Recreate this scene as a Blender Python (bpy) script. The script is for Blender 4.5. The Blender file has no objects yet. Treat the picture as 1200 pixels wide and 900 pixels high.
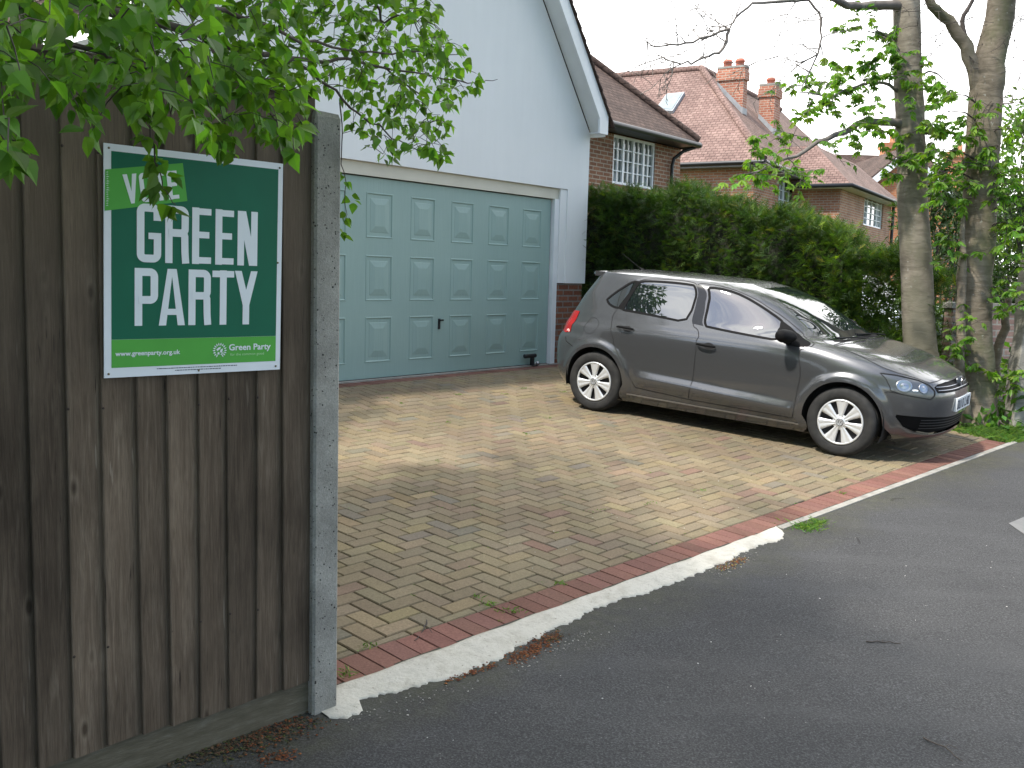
import bpy, bmesh, math, random
import numpy as np
from mathutils import Vector, Matrix
from mathutils.geometry import delaunay_2d_cdt
R = math.radians
C = bpy.data.collections.new('scene'); bpy.context.scene.collection.children.link(C)
sc = bpy.context.scene

# ---------------- camera ----------------
FPX, PITCH, ROLL, CAMZ = 1151.16, 0.11254, 0.0272, 1.70
cam = bpy.data.cameras.new('camera'); co = bpy.data.objects.new('camera', cam); C.objects.link(co)
_f = Vector((0, math.cos(PITCH), -math.sin(PITCH))); _r = Vector((1, 0, 0)); _u = _r.cross(_f)
RT = _r*math.cos(ROLL)+_u*math.sin(ROLL); UP = -_r*math.sin(ROLL)+_u*math.cos(ROLL)
co.matrix_world = Matrix(((RT.x, UP.x, -_f.x, 0), (RT.y, UP.y, -_f.y, 0), (RT.z, UP.z, -_f.z, CAMZ), (0, 0, 0, 1)))
cam.sensor_width = 36; cam.lens = 36*FPX/1200; cam.clip_end = 1500; cam.clip_start = .05
sc.camera = co

# ---------------- sky and sun ----------------
SUN_AZ, SUN_EL = R(-129), R(57)      # azimuth clockwise from +Y
w = bpy.data.worlds.new('World'); sc.world = w; w.use_nodes = True
nt = w.node_tree; nt.nodes.clear()
def wn(t, **k):
    n = nt.nodes.new(t)
    for a, b in k.items(): setattr(n, a, b)
    return n
sky = wn('ShaderNodeTexSky', sky_type='NISHITA', sun_disc=False, sun_elevation=SUN_EL, sun_rotation=SUN_AZ, air_density=1.0, dust_density=.8, ozone_density=1.0)
tc = wn('ShaderNodeTexCoord'); mp = wn('ShaderNodeMapping'); mp.inputs['Scale'].default_value = (1, 1, 3.0)
ns = wn('ShaderNodeTexNoise'); ns.inputs['Scale'].default_value = 2.4; ns.inputs['Detail'].default_value = 9; ns.inputs['Roughness'].default_value = .58; ns.inputs['Distortion'].default_value = .6
dt = wn('ShaderNodeVectorMath', operation='DOT_PRODUCT'); dt.inputs[1].default_value = Vector((-.22, .96, .10)).normalized()
ma = wn('ShaderNodeMath', operation='MULTIPLY_ADD'); ma.inputs[1].default_value = .30
rp = wn('ShaderNodeValToRGB'); rp.color_ramp.elements[0].position = .38; rp.color_ramp.elements[1].position = .58
mx = wn('ShaderNodeMix', data_type='RGBA'); bg = wn('ShaderNodeBackground'); bg.inputs['Strength'].default_value = .15
ow = wn('ShaderNodeOutputWorld'); L = nt.links.new
L(tc.outputs['Generated'], mp.inputs['Vector']); L(mp.outputs[0], ns.inputs['Vector']); L(tc.outputs['Generated'], dt.inputs[0])
L(dt.outputs['Value'], ma.inputs[0]); L(ns.outputs[0], ma.inputs[2]); L(ma.outputs[0], rp.inputs[0]); L(rp.outputs[0], mx.inputs['Factor'])
L(sky.outputs[0], mx.inputs['A']); mx.inputs['B'].default_value = (11.2, 11.2, 11.2, 1)
L(mx.outputs['Result'], bg.inputs['Color']); L(bg.outputs[0], ow.inputs['Surface'])
sl = bpy.data.lights.new('sun', 'SUN'); sl.energy = 2.9; sl.angle = R(3.0); sl.color = (1, .95, .86)
so = bpy.data.objects.new('sun', sl); C.objects.link(so)
sdir = Vector((math.sin(SUN_AZ)*math.cos(SUN_EL), math.cos(SUN_AZ)*math.cos(SUN_EL), math.sin(SUN_EL)))
so.rotation_euler = sdir.to_track_quat('Z', 'Y').to_euler(); so.location = (-10, -6, 20)
sc.view_settings.view_transform = 'Standard'; sc.view_settings.look = 'None'; sc.view_settings.gamma = 1
sc.view_settings.use_curve_mapping = False; sc.view_settings.exposure = 1.0

# ---------------- helpers ----------------
def ray(px, py):
    d = _f*FPX + RT*(px-600) - UP*(py-450); return d
def atY(px, py, Y): d = ray(px, py); return Vector((0, 0, CAMZ)) + d*(Y/d.y)
GA, GB, GC = CAMZ-1.84899, -0.0305, 0.05276
def soft(v, a, b):
    k = 1.0
    if v > b: return b+k*(1-math.exp(-(v-b)/k))
    if v < a: return a-k*(1-math.exp(-(a-v)/k))
    return v
GPZ = GA+GB*.44176+GC*12.89696
def gz(x, y):
    z = GA + GB*soft(x, -8, 8) + GC*soft(y, -4, 15)
    s_ = (x-.44176)*.63155+(y-12.89696)*.77534; d_ = (x-.44176)*.77534-(y-12.89696)*.63155   # the apron in front of the garage is level
    if d_ > 1.6 or abs(s_) > 12: return z
    t = min(1, max(0, (1.6-d_)/1.5)); t = t*t*(3-2*t)*min(1, (12-abs(s_))/2); flat = GPZ if s_ > -7 else GPZ+(s_+7)*.02
    return z+(flat-z)*t*(1 if s_ < 1.0 else max(0, 1-(s_-1)/2))
class Frame:
    """local frame: s along a wall, d out towards the viewer, z up"""
    def __init__(s, o, az): s.o = Vector(o); s.S = Vector((math.sin(az), math.cos(az), 0)); s.D = Vector((math.cos(az), -math.sin(az), 0))
    def p(s, a, d, z): return s.o + s.S*a + s.D*d + Vector((0, 0, z))
def at_frame(px, py, fr, d=0):
    r_ = ray(px, py); o = Vector((0, 0, CAMZ)); t = (fr.o+fr.D*d-o).dot(fr.D)/r_.dot(fr.D); q = o+r_*t-fr.o
    return q.dot(fr.S), q.z

def tag(o, label=None, cat=None, group=None, kind=None):
    if label: o['label'] = label
    if cat: o['category'] = cat
    if group: o['group'] = group
    if kind: o['kind'] = kind
    return o
def thing(name, loc, label, cat, group=None, rot=None):
    o = bpy.data.objects.new(name, None); C.objects.link(o); o.location = loc; o.empty_display_size = .2
    if rot is not None: o.rotation_euler = rot
    return tag(o, label, cat, group)
def auto_uv(me):
    uv = me.uv_layers.new(name='uv'); d = uv.data
    for p in me.polygons:
        n = p.normal
        if abs(n.z) > .999: u = Vector((1, 0, 0))
        else: u = Vector((0, 0, 1)).cross(n).normalized()
        v = n.cross(u)
        for li in p.loop_indices:
            c = me.vertices[me.loops[li].vertex_index].co; d[li].uv = (c.dot(u), c.dot(v))
class MB:
    def __init__(s): s.v = []; s.f = []; s.c = []; s.smooth = False; s.sm = set()
    def poly(s, pts, col=None):
        b = len(s.v); s.v += [tuple(p) for p in pts]; s.f.append(tuple(range(b, b+len(pts)))); s.c.append(col); return s
    def grid(s, rows, closed=False, smooth=True, col=None):
        b = len(s.v); n = len(rows[0])
        for r_ in rows: s.v += [tuple(p) for p in r_]
        for i in range(len(rows)-1):
            for j in range(n if closed else n-1):
                k = (j+1) % n
                if smooth: s.sm.add(len(s.f))
                s.f.append((b+i*n+j, b+i*n+k, b+(i+1)*n+k, b+(i+1)*n+j)); s.c.append(col)
        return s
    def hexa(s, p, col=None):   # 8 corners: bottom 0-3 ccw, top 4-7
        b = len(s.v); s.v += [tuple(q) for q in p]
        for f in ((3,2,1,0),(4,5,6,7),(0,1,5,4),(1,2,6,5),(2,3,7,6),(3,0,4,7)): s.f.append(tuple(b+i for i in f)); s.c.append(col)
        return s
    def box(s, fr, a0, a1, d0, d1, z0, z1, col=None):
        q = fr.p if fr else (lambda a, d, z: Vector((a, d, z)))
        if fr: pts = [q(a0,d1,z0), q(a1,d1,z0), q(a1,d0,z0), q(a0,d0,z0), q(a0,d1,z1), q(a1,d1,z1), q(a1,d0,z1), q(a0,d0,z1)]; pts = [pts[i] for i in (3,2,1,0,7,6,5,4)]; pts=[pts[i] for i in (3,2,1,0,7,6,5,4)]
        else: pts = [q(a0,d0,z0), q(a1,d0,z0), q(a1,d1,z0), q(a0,d1,z0), q(a0,d0,z1), q(a1,d0,z1), q(a1,d1,z1), q(a0,d1,z1)]
        return s.hexa(pts, col)
    def prism(s, pts, vec, col=None):   # extrude planar polygon by vec
        vec = Vector(vec); n = len(pts); a = [Vector(p) for p in pts]; b = [p+vec for p in a]
        s.poly(a[::-1], col); s.poly(b, col)
        for i in range(n): j = (i+1) % n; s.poly([a[i], a[j], b[j], b[i]], col)
        return s
    def tube(s, pts, rad, n=8, cap=True, col=None):
        pts = [Vector(p) for p in pts]
        if not hasattr(rad, '__len__'): rad = [rad]*len(pts)
        rows = []; t0 = (pts[1]-pts[0]).normalized(); a = t0.orthogonal().normalized()
        for i, p in enumerate(pts):
            t = (pts[min(i+1, len(pts)-1)]-pts[max(i-1, 0)]).normalized(); a = (a-t*a.dot(t)).normalized(); b = t.cross(a)
            rows.append([p+(a*math.cos(2*math.pi*k/n)+b*math.sin(2*math.pi*k/n))*rad[i] for k in range(n)])
        s.grid(rows, True, True, col)
        if cap: s.poly(rows[0][::-1], col); s.poly(rows[-1], col)
        return s
    def lathe(s, prof, axis_o, axis, n=32, col=None):  # prof: (radius, along)
        ax = Vector(axis).normalized(); a = ax.orthogonal().normalized(); b = ax.cross(a); o = Vector(axis_o)
        s.grid([[o+ax*h+(a*math.cos(2*math.pi*k/n)+b*math.sin(2*math.pi*k/n))*r_ for k in range(n)] for r_, h in prof], True, True, col); return s
    def build(s, name, mat, parent=None, world=True, fixn=True):
        me = bpy.data.meshes.new(name); off = Vector(parent.location) if (parent is not None and world) else Vector((0, 0, 0))
        if parent is not None and world:
            par = parent.parent
            while par is not None: off = off+Vector(par.location); par = par.parent
        me.from_pydata([tuple(Vector(p)-off) for p in s.v], [], s.f)
        if s.sm:
            me.polygons.foreach_set('use_smooth', [i in s.sm for i in range(len(s.f))])
        if fixn:
            bm = bmesh.new(); bm.from_mesh(me); bmesh.ops.remove_doubles(bm, verts=bm.verts, dist=1e-5) if fixn == 'merge' else None
            bmesh.ops.recalc_face_normals(bm, faces=bm.faces); bm.to_mesh(me); bm.free()
        if any(c is not None for c in s.c) and len(me.polygons) == len(s.f):
            at = me.color_attributes.new('col', 'FLOAT_COLOR', 'CORNER'); arr = []
            for p in me.polygons:
                c = s.c[p.index] or (1, 1, 1)
                arr += [c[0], c[1], c[2], 1]*p.loop_total
            at.data.foreach_set('color', arr)
        me.update(); auto_uv(me)
        if mat: me.materials.append(mat)
        o = bpy.data.objects.new(name, me); C.objects.link(o)
        if parent is not None: o.parent = parent
        return o

# ---------------- materials ----------------
class Mat:
    def __init__(s, name, col=(.5,.5,.5), rough=.6, metal=0, spec=.5, coat=0, ior=None, trans=0):
        m = bpy.data.materials.new(name); m.use_nodes = True; s.m = m; s.t = m.node_tree; s.b = s.t.nodes['Principled BSDF']; s.out = s.t.nodes['Material Output']
        s.b.inputs['Base Color'].default_value = (*col, 1); s.b.inputs['Roughness'].default_value = rough; s.b.inputs['Metallic'].default_value = metal
        s.b.inputs['Specular IOR Level'].default_value = spec; s.b.inputs['Coat Weight'].default_value = coat
        if coat: s.b.inputs['Coat Roughness'].default_value = .04
        if ior: s.b.inputs['IOR'].default_value = ior
    def n(s, t, **k):
        n = s.t.nodes.new(t)
        for a, b in k.items():
            if a.startswith('i_'): n.inputs[a[2:].replace('_', ' ')].default_value = b
            else: setattr(n, a, b)
        return n
    def l(s, a, b): s.t.links.new(a, b); return s
    def coord(s, kind='Object', scale=(1,1,1), rot=(0,0,0)):
        if kind == 'UV': c = s.n('ShaderNodeUVMap', uv_map='uv').outputs[0]
        elif kind == 'Pos': c = s.n('ShaderNodeNewGeometry').outputs['Position']
        else: c = s.n('ShaderNodeTexCoord').outputs[kind]
        m = s.n('ShaderNodeMapping'); m.inputs['Scale'].default_value = scale; m.inputs['Rotation'].default_value = rot; s.l(c, m.inputs[0]); return m.outputs[0]
    def noise(s, co_, scale, detail=4, rough=.55, dist=0):
        n = s.n('ShaderNodeTexNoise'); n.inputs['Scale'].default_value = scale; n.inputs['Detail'].default_value = detail; n.inputs['Roughness'].default_value = rough; n.inputs['Distortion'].default_value = dist; s.l(co_, n.inputs['Vector']); return n.outputs[0]
    def ramp(s, f, stops):
        n = s.n('ShaderNodeValToRGB'); e = n.color_ramp.elements
        while len(e) < len(stops): e.new(.5)
        for i, (p, c) in enumerate(stops):
            e[i].position = p; e[i].color = (*(c if hasattr(c, '__len__') else (c, c, c)), 1)
        s.l(f, n.inputs[0]); return n.outputs[0]
    def mix(s, f, a, b, mode='MIX'):
        n = s.n('ShaderNodeMix', data_type='RGBA', blend_type=mode)
        for v, k in ((f, 'Factor'), (a, 'A'), (b, 'B')):
            if isinstance(v, (int, float)): n.inputs[k].default_value = v if k == 'Factor' else (v, v, v, 1)
            elif isinstance(v, tuple): n.inputs[k].default_value = (*v, 1)
            else: s.l(v, n.inputs[k])
        return n.outputs['Result']
    def math(s, op, a, b=0, c=0):
        n = s.n('ShaderNodeMath', operation=op)
        for i, v in enumerate((a, b, c)):
            if isinstance(v, (int, float)): n.inputs[i].default_value = v
            else: s.l(v, n.inputs[i])
        return n.outputs[0]
    def col(s, c): s.l(c, s.b.inputs['Base Color']); return s
    def rough(s, c): s.l(c, s.b.inputs['Roughness']); return s
    def attr(s, name='col'): return s.n('ShaderNodeAttribute', attribute_name=name).outputs['Color']
    def bump(s, h, strength=.5, dist=.01, chain=None):
        n = s.n('ShaderNodeBump'); n.inputs['Strength'].default_value = strength; n.inputs['Distance'].default_value = dist; s.l(h, n.inputs['Height'])
        if chain is not None: s.l(chain, n.inputs['Normal'])
        s.l(n.outputs[0], s.b.inputs['Normal']); return n.outputs[0]
def simple(name, col, rough=.6, metal=0, spec=.5, coat=0, var=.12, scale=6, bump=0):
    m = Mat(name, col, rough, metal, spec, coat); c = m.coord('Object')
    n = m.noise(c, scale, 6); a = tuple(x*(1-var) for x in col); b = tuple(min(1, x*(1+var)) for x in col)
    m.col(m.ramp(n, [(.35, a), (.65, b)]))
    if bump: m.bump(m.noise(c, scale*12, 5), bump, .003)
    return m.m
def brick_mat(name, c1, c2, mortar, sc=1.0, var=.35, w_=.225, h_=.075, ms=.011, rough=.85):
    m = Mat(name, c1, rough, spec=.25); uv = m.coord('UV')
    b = m.n('ShaderNodeTexBrick'); b.inputs['Scale'].default_value = 1; b.inputs['Brick Width'].default_value = w_*sc; b.inputs['Row Height'].default_value = h_*sc
    b.inputs['Mortar Size'].default_value = ms*sc; b.inputs['Mortar Smooth'].default_value = .2; b.inputs['Bias'].default_value = 0
    b.inputs['Color1'].default_value = (*c1, 1); b.inputs['Color2'].default_value = (*c2, 1); b.inputs['Mortar'].default_value = (*mortar, 1); m.l(uv, b.inputs['Vector'])
    n = m.noise(uv, 1.3, 5); n2 = m.noise(uv, 28, 4)
    c = m.mix(1.0, b.outputs['Color'], m.ramp(n, [(.3, 1-var), (.7, 1+var*.3)]), 'MULTIPLY'); c = m.mix(1.0, c, m.ramp(n2, [(.3, .82), (.7, 1.12)]), 'MULTIPLY')
    m.col(c); h = m.math('SUBTRACT', m.math('MULTIPLY', n2, .25), b.outputs['Fac']); m.bump(h, .7, .006); return m.m
def tile_mat(name, c1, c2, gap, w_=.17, h_=.105):
    m = Mat(name, c1, .85, spec=.2); uv = m.coord('UV')
    b = m.n('ShaderNodeTexBrick'); b.inputs['Scale'].default_value = 1; b.inputs['Brick Width'].default_value = w_; b.inputs['Row Height'].default_value = h_; b.inputs['Mortar Size'].default_value = .009; b.inputs['Mortar Smooth'].default_value = .4
    b.inputs['Color1'].default_value = (*c1, 1); b.inputs['Color2'].default_value = (*c2, 1); b.inputs['Mortar'].default_value = (*gap, 1); m.l(uv, b.inputs['Vector'])
    n = m.noise(uv, .8, 6); n2 = m.noise(uv, 14, 5)
    c = m.mix(1.0, b.outputs['Color'], m.ramp(n, [(.3, .72), (.7, 1.18)]), 'MULTIPLY'); c = m.mix(1.0, c, m.ramp(n2, [(.35, .8), (.7, 1.2)]), 'MULTIPLY')
    m.col(c)
    sx = m.n('ShaderNodeSeparateXYZ'); m.l(uv, sx.inputs[0]); saw = m.math('FRACT', m.math('DIVIDE', sx.outputs['Y'], h_))
    m.bump(m.math('SUBTRACT', m.math('MULTIPLY', saw, -1.0), b.outputs['Fac']), .9, .012); return m.m
def leaf_mat(name, c1, c2, trans=.45, rough=.45):
    m = Mat(name, c1, rough, spec=.35); a = m.attr('col'); m.col(m.mix(1.0, m.ramp(m.noise(m.coord('Pos'), 1.7, 3), [(.3, c1), (.7, c2)]), a, 'MULTIPLY'))
    src = m.b.inputs['Base Color'].links[0].from_socket
    t = m.n('ShaderNodeBsdfTranslucent'); m.l(m.mix(1.0, src, (1.5, 1.7, .6), 'MULTIPLY'), t.inputs['Color'])
    x = m.n('ShaderNodeMixShader'); x.inputs[0].default_value = trans; m.l(m.b.outputs[0], x.inputs[1]); m.l(t.outputs[0], x.inputs[2]); m.l(x.outputs[0], m.out.inputs['Surface']); return m.m
def bark_mat(name, c1, c2, scale=1.0, green=None):
    m = Mat(name, c1, .9, spec=.2); c = m.coord('Pos', (6*scale, 6*scale, 22*scale)); c2_ = m.coord('Pos', (1, 1, .6))
    n = m.noise(c, 1.0, 8, .65, .8); col = m.ramp(n, [(.3, c1), (.62, c2)]); col = m.mix(1.0, col, m.ramp(m.noise(c2_, 3.0, 4), [(.35, .7), (.7, 1.25)]), 'MULTIPLY')
    v = m.noise(m.coord('Pos', (1, 1, 1)), 24, 2); col = m.mix(m.ramp(v, [(.68, 0), (.72, .45)]), col, (.42, .42, .38))
    if green: col = m.mix(m.ramp(m.noise(c2_, 2.2, 5), [(.5, 0), (.62, .6)]), col, green)
    m.col(col); m.bump(n, .7, .012); return m.m
random.seed(7)
# ---- car surface: closed plan outlines stacked by height ----
def pchip(xs, ys):
    n=len(xs); h=[xs[i+1]-xs[i] for i in range(n-1)]; d=[(ys[i+1]-ys[i])/h[i] for i in range(n-1)]
    m=[0.0]*n; m[0]=d[0]; m[-1]=d[-1]
    for i in range(1,n-1):
        if d[i-1]*d[i]>0:
            w1=2*h[i]+h[i-1]; w2=h[i]+2*h[i-1]; m[i]=(w1+w2)/(w1/d[i-1]+w2/d[i])
    def fn(x):
        if x<=xs[0]: return ys[0]
        if x>=xs[-1]: return ys[-1]
        lo=0
        while xs[lo+1]<x: lo+=1
        t=(x-xs[lo])/h[lo]
        return ((2*t**3-3*t*t+1)*ys[lo]+(t**3-2*t*t+t)*h[lo]*m[lo]+(-2*t**3+3*t*t)*ys[lo+1]+(t**3-t*t)*h[lo]*m[lo+1])
    return fn
CT=[ # v, front x, rear x, half width, n front, m front, n rear, m rear, x of widest
(.15,.55,-2.88,.765,5,2.8,8,3,-1.2),(.20,.67,-3.00,.790,6,2.8,10,3.3,-1.2),(.26,.745,-3.08,.812,6,2.8,10,3.3,-1.2),
(.42,.785,-3.165,.836,6,2.9,9,3.0,-1.2),(.55,.79,-3.17,.842,6,3,9,3.0,-1.2),(.62,.78,-3.165,.842,6,3,9,3.1,-1.2),
(.70,.715,-3.14,.838,5.5,3.4,9,3.2,-1.2),(.76,.60,-3.10,.831,5,4.2,8,3.3,-1.2),(.82,.46,-3.08,.820,4.6,4.6,8,3.4,-1.2),
(.88,.26,-3.05,.800,4.5,4.8,7,3.6,-1.2),(.93,.03,-3.02,.7795,4.2,5,7,3.8,-1.25),(.965,-.13,-2.99,.7662,3.2,5,6.5,4,-1.45),
(1.02,-.24,-2.955,.7456,2.7,5,6,4.2,-1.6),(1.14,-.45,-2.88,.701,2.6,5,6,4.5,-1.7),(1.26,-.69,-2.80,.6566,2.6,5,5.5,4.5,-1.75),
(1.33,-.90,-2.755,.630,2.6,5,5,4.5,-1.8),(1.38,-1.12,-2.71,.598,2.6,4.5,5,4.2,-1.9),(1.48,-1.36,-2.66,.50,2.6,3.8,4.5,3.6,-2.0),
(1.58,-1.62,-2.55,.345,2.6,3.2,4,3,-2.05),(1.66,-1.88,-2.35,.15,2.5,2.8,3,2.8,-2.1),(1.68,-2.02,-2.2,.03,2.5,2.5,2.5,2.5,-2.11)]
CF=[pchip([r[0] for r in CT],[r[i] for r in CT]) for i in range(1,9)]
import math
def zmap(v): return v if v<1.38 else 1.38+.032*math.sin(math.pi/2*min(1,(v-1.38)/.3))
def sstep(a,b,x):
    t=max(0,min(1,(x-a)/(b-a))); return t*t*(3-2*t)
def bump(x,z):
    d=0
    a=sstep(-2.08,-1.86,x)*(1-sstep(-.50,-.36,x))
    zc=.487+(x+2.06)*-.045
    if z<zc: d+=a*(.030*min(1,(zc-z)/.058)-.020*sstep(zc-.075,zc-.2,z))
    a2=sstep(-2.5,-2.2,x)*(1-sstep(-.35,-.1,x))
    if zc<z<.86: d-=a2*.010*math.sin(math.pi*(z-zc)/(.86-zc))
    for cx in (0,-2.47):
        r=math.hypot(x-cx,z-.305)
        d+=.020*(1-sstep(.375,.435,r))-.0*r
    return d
WX=(.7,3.0,.7)
def P(X,v):
    xf,xr,w,nf,mf,nr,mr,xm=[f(v) for f in CF]; z=zmap(v)
    cf=.5**(1/nf); cyf=w*.5**(1/mf); cr=.5**(1/nr); cyr=w*.5**(1/mr)
    if X<WX[0]:
        y=X/WX[0]*cyf; x=xm+(xf-xm)*(1-(y/w)**mf)**(1/nf)
    elif X<WX[0]+WX[1]:
        t=(X-WX[0])/WX[1]; xa=xm+(xf-xm)*cf; xb=xm+(xr-xm)*cr; x=xa+(xb-xa)*t
        if x>xm: y=w*(1-((x-xm)/(xf-xm))**nf)**(1/mf)
        else: y=w*(1-((xm-x)/(xm-xr))**nr)**(1/mr)
        y+=bump(x,z)*(min(1,t*12)*min(1,(1-t)*12))
    else:
        t=1-(X-WX[0]-WX[1])/WX[2]; t=max(0,t); y=t*cyr; x=xm-(xm-xr)*(1-(y/w)**mr)**(1/nr)
    return (x,-y,z)
def Xside(x,z):  # side position -> domain
    v=z; xf,xr,w,nf,mf,nr,mr,xm=[f(v) for f in CF]
    xa=xm+(xf-xm)*.5**(1/nf); xb=xm+(xr-xm)*.5**(1/nr)
    t=(x-xa)/(xb-xa); return (WX[0]+WX[1]*t, v)
def Xfront(y,z):
    v=z; w=CF[2](v); return (WX[0]*abs(y)/(w*.5**(1/CF[4](v))), v)
def Xrear(y,z):
    v=z; w=CF[2](v); return (WX[0]+WX[1]+WX[2]*(1-abs(y)/(w*.5**(1/CF[6](v)))), v)
# ---- end car surface ----
# ================= SETTING =================
KF = Frame((-.65, 3.70, 0), R(43.9))
def kp(s_, d_, dz=0):
    p = KF.p(s_, d_, 0); return Vector((p.x, p.y, gz(p.x, p.y)+dz))
GP = Vector((.44176, 12.89696, 0)); GP.z = gz(GP.x, GP.y)
GF = Frame(GP, .6835)

def sheet(name, mat, s0, s1, d0, d1, step, dz, kind='structure'):
    m = MB(); ns_ = int((s1-s0)/step)+1; nd = int((d1-d0)/step)+1
    rows = [[kp(s0+(s1-s0)*i/ns_, d0+(d1-d0)*j/nd, dz) for j in range(nd+1)] for i in range(ns_+1)]
    m.grid(rows); o = m.build(name, mat); tag(o, kind=kind); return o
# ground: rough grass and soil to the horizon
gm = Mat('grass_soil', rough=.95, spec=.1); c = gm.coord('Pos'); gm.col(gm.ramp(gm.noise(c, 3, 8, .7), [(.35, (.035, .045, .016)), (.55, (.05, .075, .02)), (.72, (.10, .08, .05))])); gm.bump(gm.noise(c, 30, 6), .8, .03)
m = MB(); xs = [-300, -150, -80, -40, -20]+[-12+i*1.0 for i in range(33)]+[30, 50, 90, 160, 300]
m.grid([[Vector((x, y, gz(x, y)-.06)) for y in [-100, -40, -15]+[-8+i*1.0 for i in range(30)]+[30, 45, 80, 150, 350]] for x in xs])
tag(m.build('ground', gm.m), kind='structure')
# asphalt pavement
am = Mat('asphalt', rough=.9, spec=.3); c = am.coord('Pos')
base = am.ramp(am.noise(c, .8, 6, .6), [(.3, (.035, .035, .0365)), (.7, (.053, .053, .0545))])
sp = am.noise(c, 120, 4, .75); base = am.mix(1.0, base, am.ramp(sp, [(.3, .40), (.5, .95), (.70, 2.3)]), 'MULTIPLY')
base = am.mix(am.ramp(am.noise(am.coord('Pos', (.5, 3.2, 1), (0, 0, R(20))), 1.0, 5), [(.5, 0), (.7, .35)]), base, (.070, .070, .072))
sp2 = am.noise(c, 60, 2, .5); base = am.mix(am.ramp(sp2, [(.76, 0), (.79, .8)]), base, (.30, .29, .27))
wv = am.n('ShaderNodeTexVoronoi', feature='DISTANCE_TO_EDGE'); wv.inputs['Scale'].default_value = .42
wc = am.mix(.12, c, am.n('ShaderNodeTexNoise').outputs['Color']); nn = [n for n in am.t.nodes if n.type == 'TEX_NOISE'][-1]; nn.inputs['Scale'].default_value = 2.5; nn.inputs['Detail'].default_value = 6; am.l(c, nn.inputs['Vector'])
am.l(wc, wv.inputs['Vector']); crack = am.math('LESS_THAN', wv.outputs['Distance'], .0022)
crack = am.math('MULTIPLY', crack, am.math('GREATER_THAN', am.noise(c, .9, 2), .64)); base = am.mix(am.math('MULTIPLY', crack, .75), base, (.012, .012, .012))
# moss and dust towards the fence foot
vm = am.n('ShaderNodeVectorMath', operation='DOT_PRODUCT'); am.l(c, vm.inputs[0]); vm.inputs[1].default_value = KF.D
off = KF.o.dot(KF.D); dd = am.math('ADD', am.math('SUBTRACT', vm.outputs['Value'], off), am.math('MULTIPLY', am.noise(c, 2.2, 5), .8))
base = am.mix(am.ramp(dd, [(.35, .55), (.85, 0)]), base, am.ramp(am.noise(c, 14, 5), [(.35, (.05, .045, .03)), (.6, (.075, .075, .035)), (.75, (.13, .12, .10))]))
am.col(base); am.bump(am.math('ADD', sp, am.math('MULTIPLY', am.noise(c, 55, 4), .6)), .55, .006)
m = MB(); ds = [-.02+.12*i for i in range(12)]+[1.6, 2, 2.5, 3, 4, 5, 6, 8, 10, 13]; ss = [-14, -11, -8, -6, -4]+[-3+.25*i for i in range(56)]+[12, 14, 17, 21, 26, 34, 45]
def edge_d(s_): return -.32 if s_ < -.05 else -.02
rows = [[kp(s_, (d_ if j else edge_d(s_)), 0) for j, d_ in enumerate(ds)] for s_ in ss]
m.grid(rows); tag(m.build('pavement', am.m), kind='structure')
# paler concrete patch let into the pavement
pa = atY(1182, 612, 6); 
def onground(px, py):
    r_ = ray(px, py); t = (GA-CAMZ)/(r_.z-GB*r_.x-GC*r_.y); q = r_*t; return Vector((q.x, q.y, gz(q.x, q.y)))
m = MB(); m.prism([onground(1182, 614)+Vector((0, 0, .001)), onground(1215, 600)+Vector((0, 0, .001)), onground(1300, 640)+Vector((0, 0, .001)), onground(1260, 668)+Vector((0, 0, .001))], (0, 0, .004))
tag(m.build('concrete_patch', simple('concrete_pale', (.13, .13, .13), .9, bump=.4)), kind='structure')

# --- block paved driveway ---
A2 = (KF.p(-2.6, 0, 0)); B2 = KF.p(7.95, 0, 0); C2 = GF.p(.92, .09, 0); D2 = GF.p(-6.2, .09, 0)
def v2(p): return np.array([p[0], p[1]])
def clip(poly, a, b, inset=0):
    a = v2(a); b = v2(b); n = np.array([-(b-a)[1], (b-a)[0]]); n = n/np.hypot(*n); out = []
    for i in range(len(poly)):
        p, q = poly[i], poly[(i+1) % len(poly)]; dp = (p-a)@n-inset; dq = (q-a)@n-inset
        if dp >= 0: out.append(p)
        if (dp >= 0) != (dq >= 0): out.append(p+(q-p)*(dp/(dp-dq)))
    return out
def area(poly): return .5*sum(poly[i][0]*poly[(i+1) % len(poly)][1]-poly[(i+1) % len(poly)][0]*poly[i][1] for i in range(len(poly)))
def inset(poly, e):
    c_ = sum(poly)/len(poly); out = []
    n = len(poly)
    for i in range(n):
        p0, p1, p2 = poly[i-1], poly[i], poly[(i+1) % n]
        a = p1-p0; b = p2-p1; a = a/max(1e-6, np.hypot(*a)); b = b/max(1e-6, np.hypot(*b)); na = np.array([-a[1], a[0]]); nb = np.array([-b[1], b[0]])
        k = na+nb; dd_ = max(.4, 1+na@nb); out.append(p1+k*e/dd_)
    return out
def block(m, poly, col, rnd, zt=0, gap=.0040):
    if len(poly) < 3: return
    if area(poly) < 0: poly = poly[::-1]
    if area(poly) < .0006: return
    g = inset(poly, gap); t = inset(poly, gap*2)
    if area(t) < .0001: return
    a = rnd.uniform(-.0016, .0016)+zt; tx, ty = rnd.gauss(0, .006), rnd.gauss(0, .006); c_ = sum(poly)/len(poly)
    z = lambda p, dz: Vector((p[0], p[1], gz(p[0], p[1])+a+dz+tx*(p[0]-c_[0])+ty*(p[1]-c_[1])))
    n = len(g); b = len(m.v)
    m.v += [tuple(z(p, -.03)) for p in g]+[tuple(z(p, -.0055)) for p in g]+[tuple(z(p, 0)) for p in t]
    for i in range(n):
        j = (i+1) % n
        m.f.append((b+i, b+j, b+n+j, b+n+i)); m.c.append(col); m.f.append((b+n+i, b+n+j, b+2*n+j, b+2*n+i)); m.c.append(col)
    m.f.append(tuple(b+2*n+i for i in range(n))); m.c.append(col)
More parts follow.
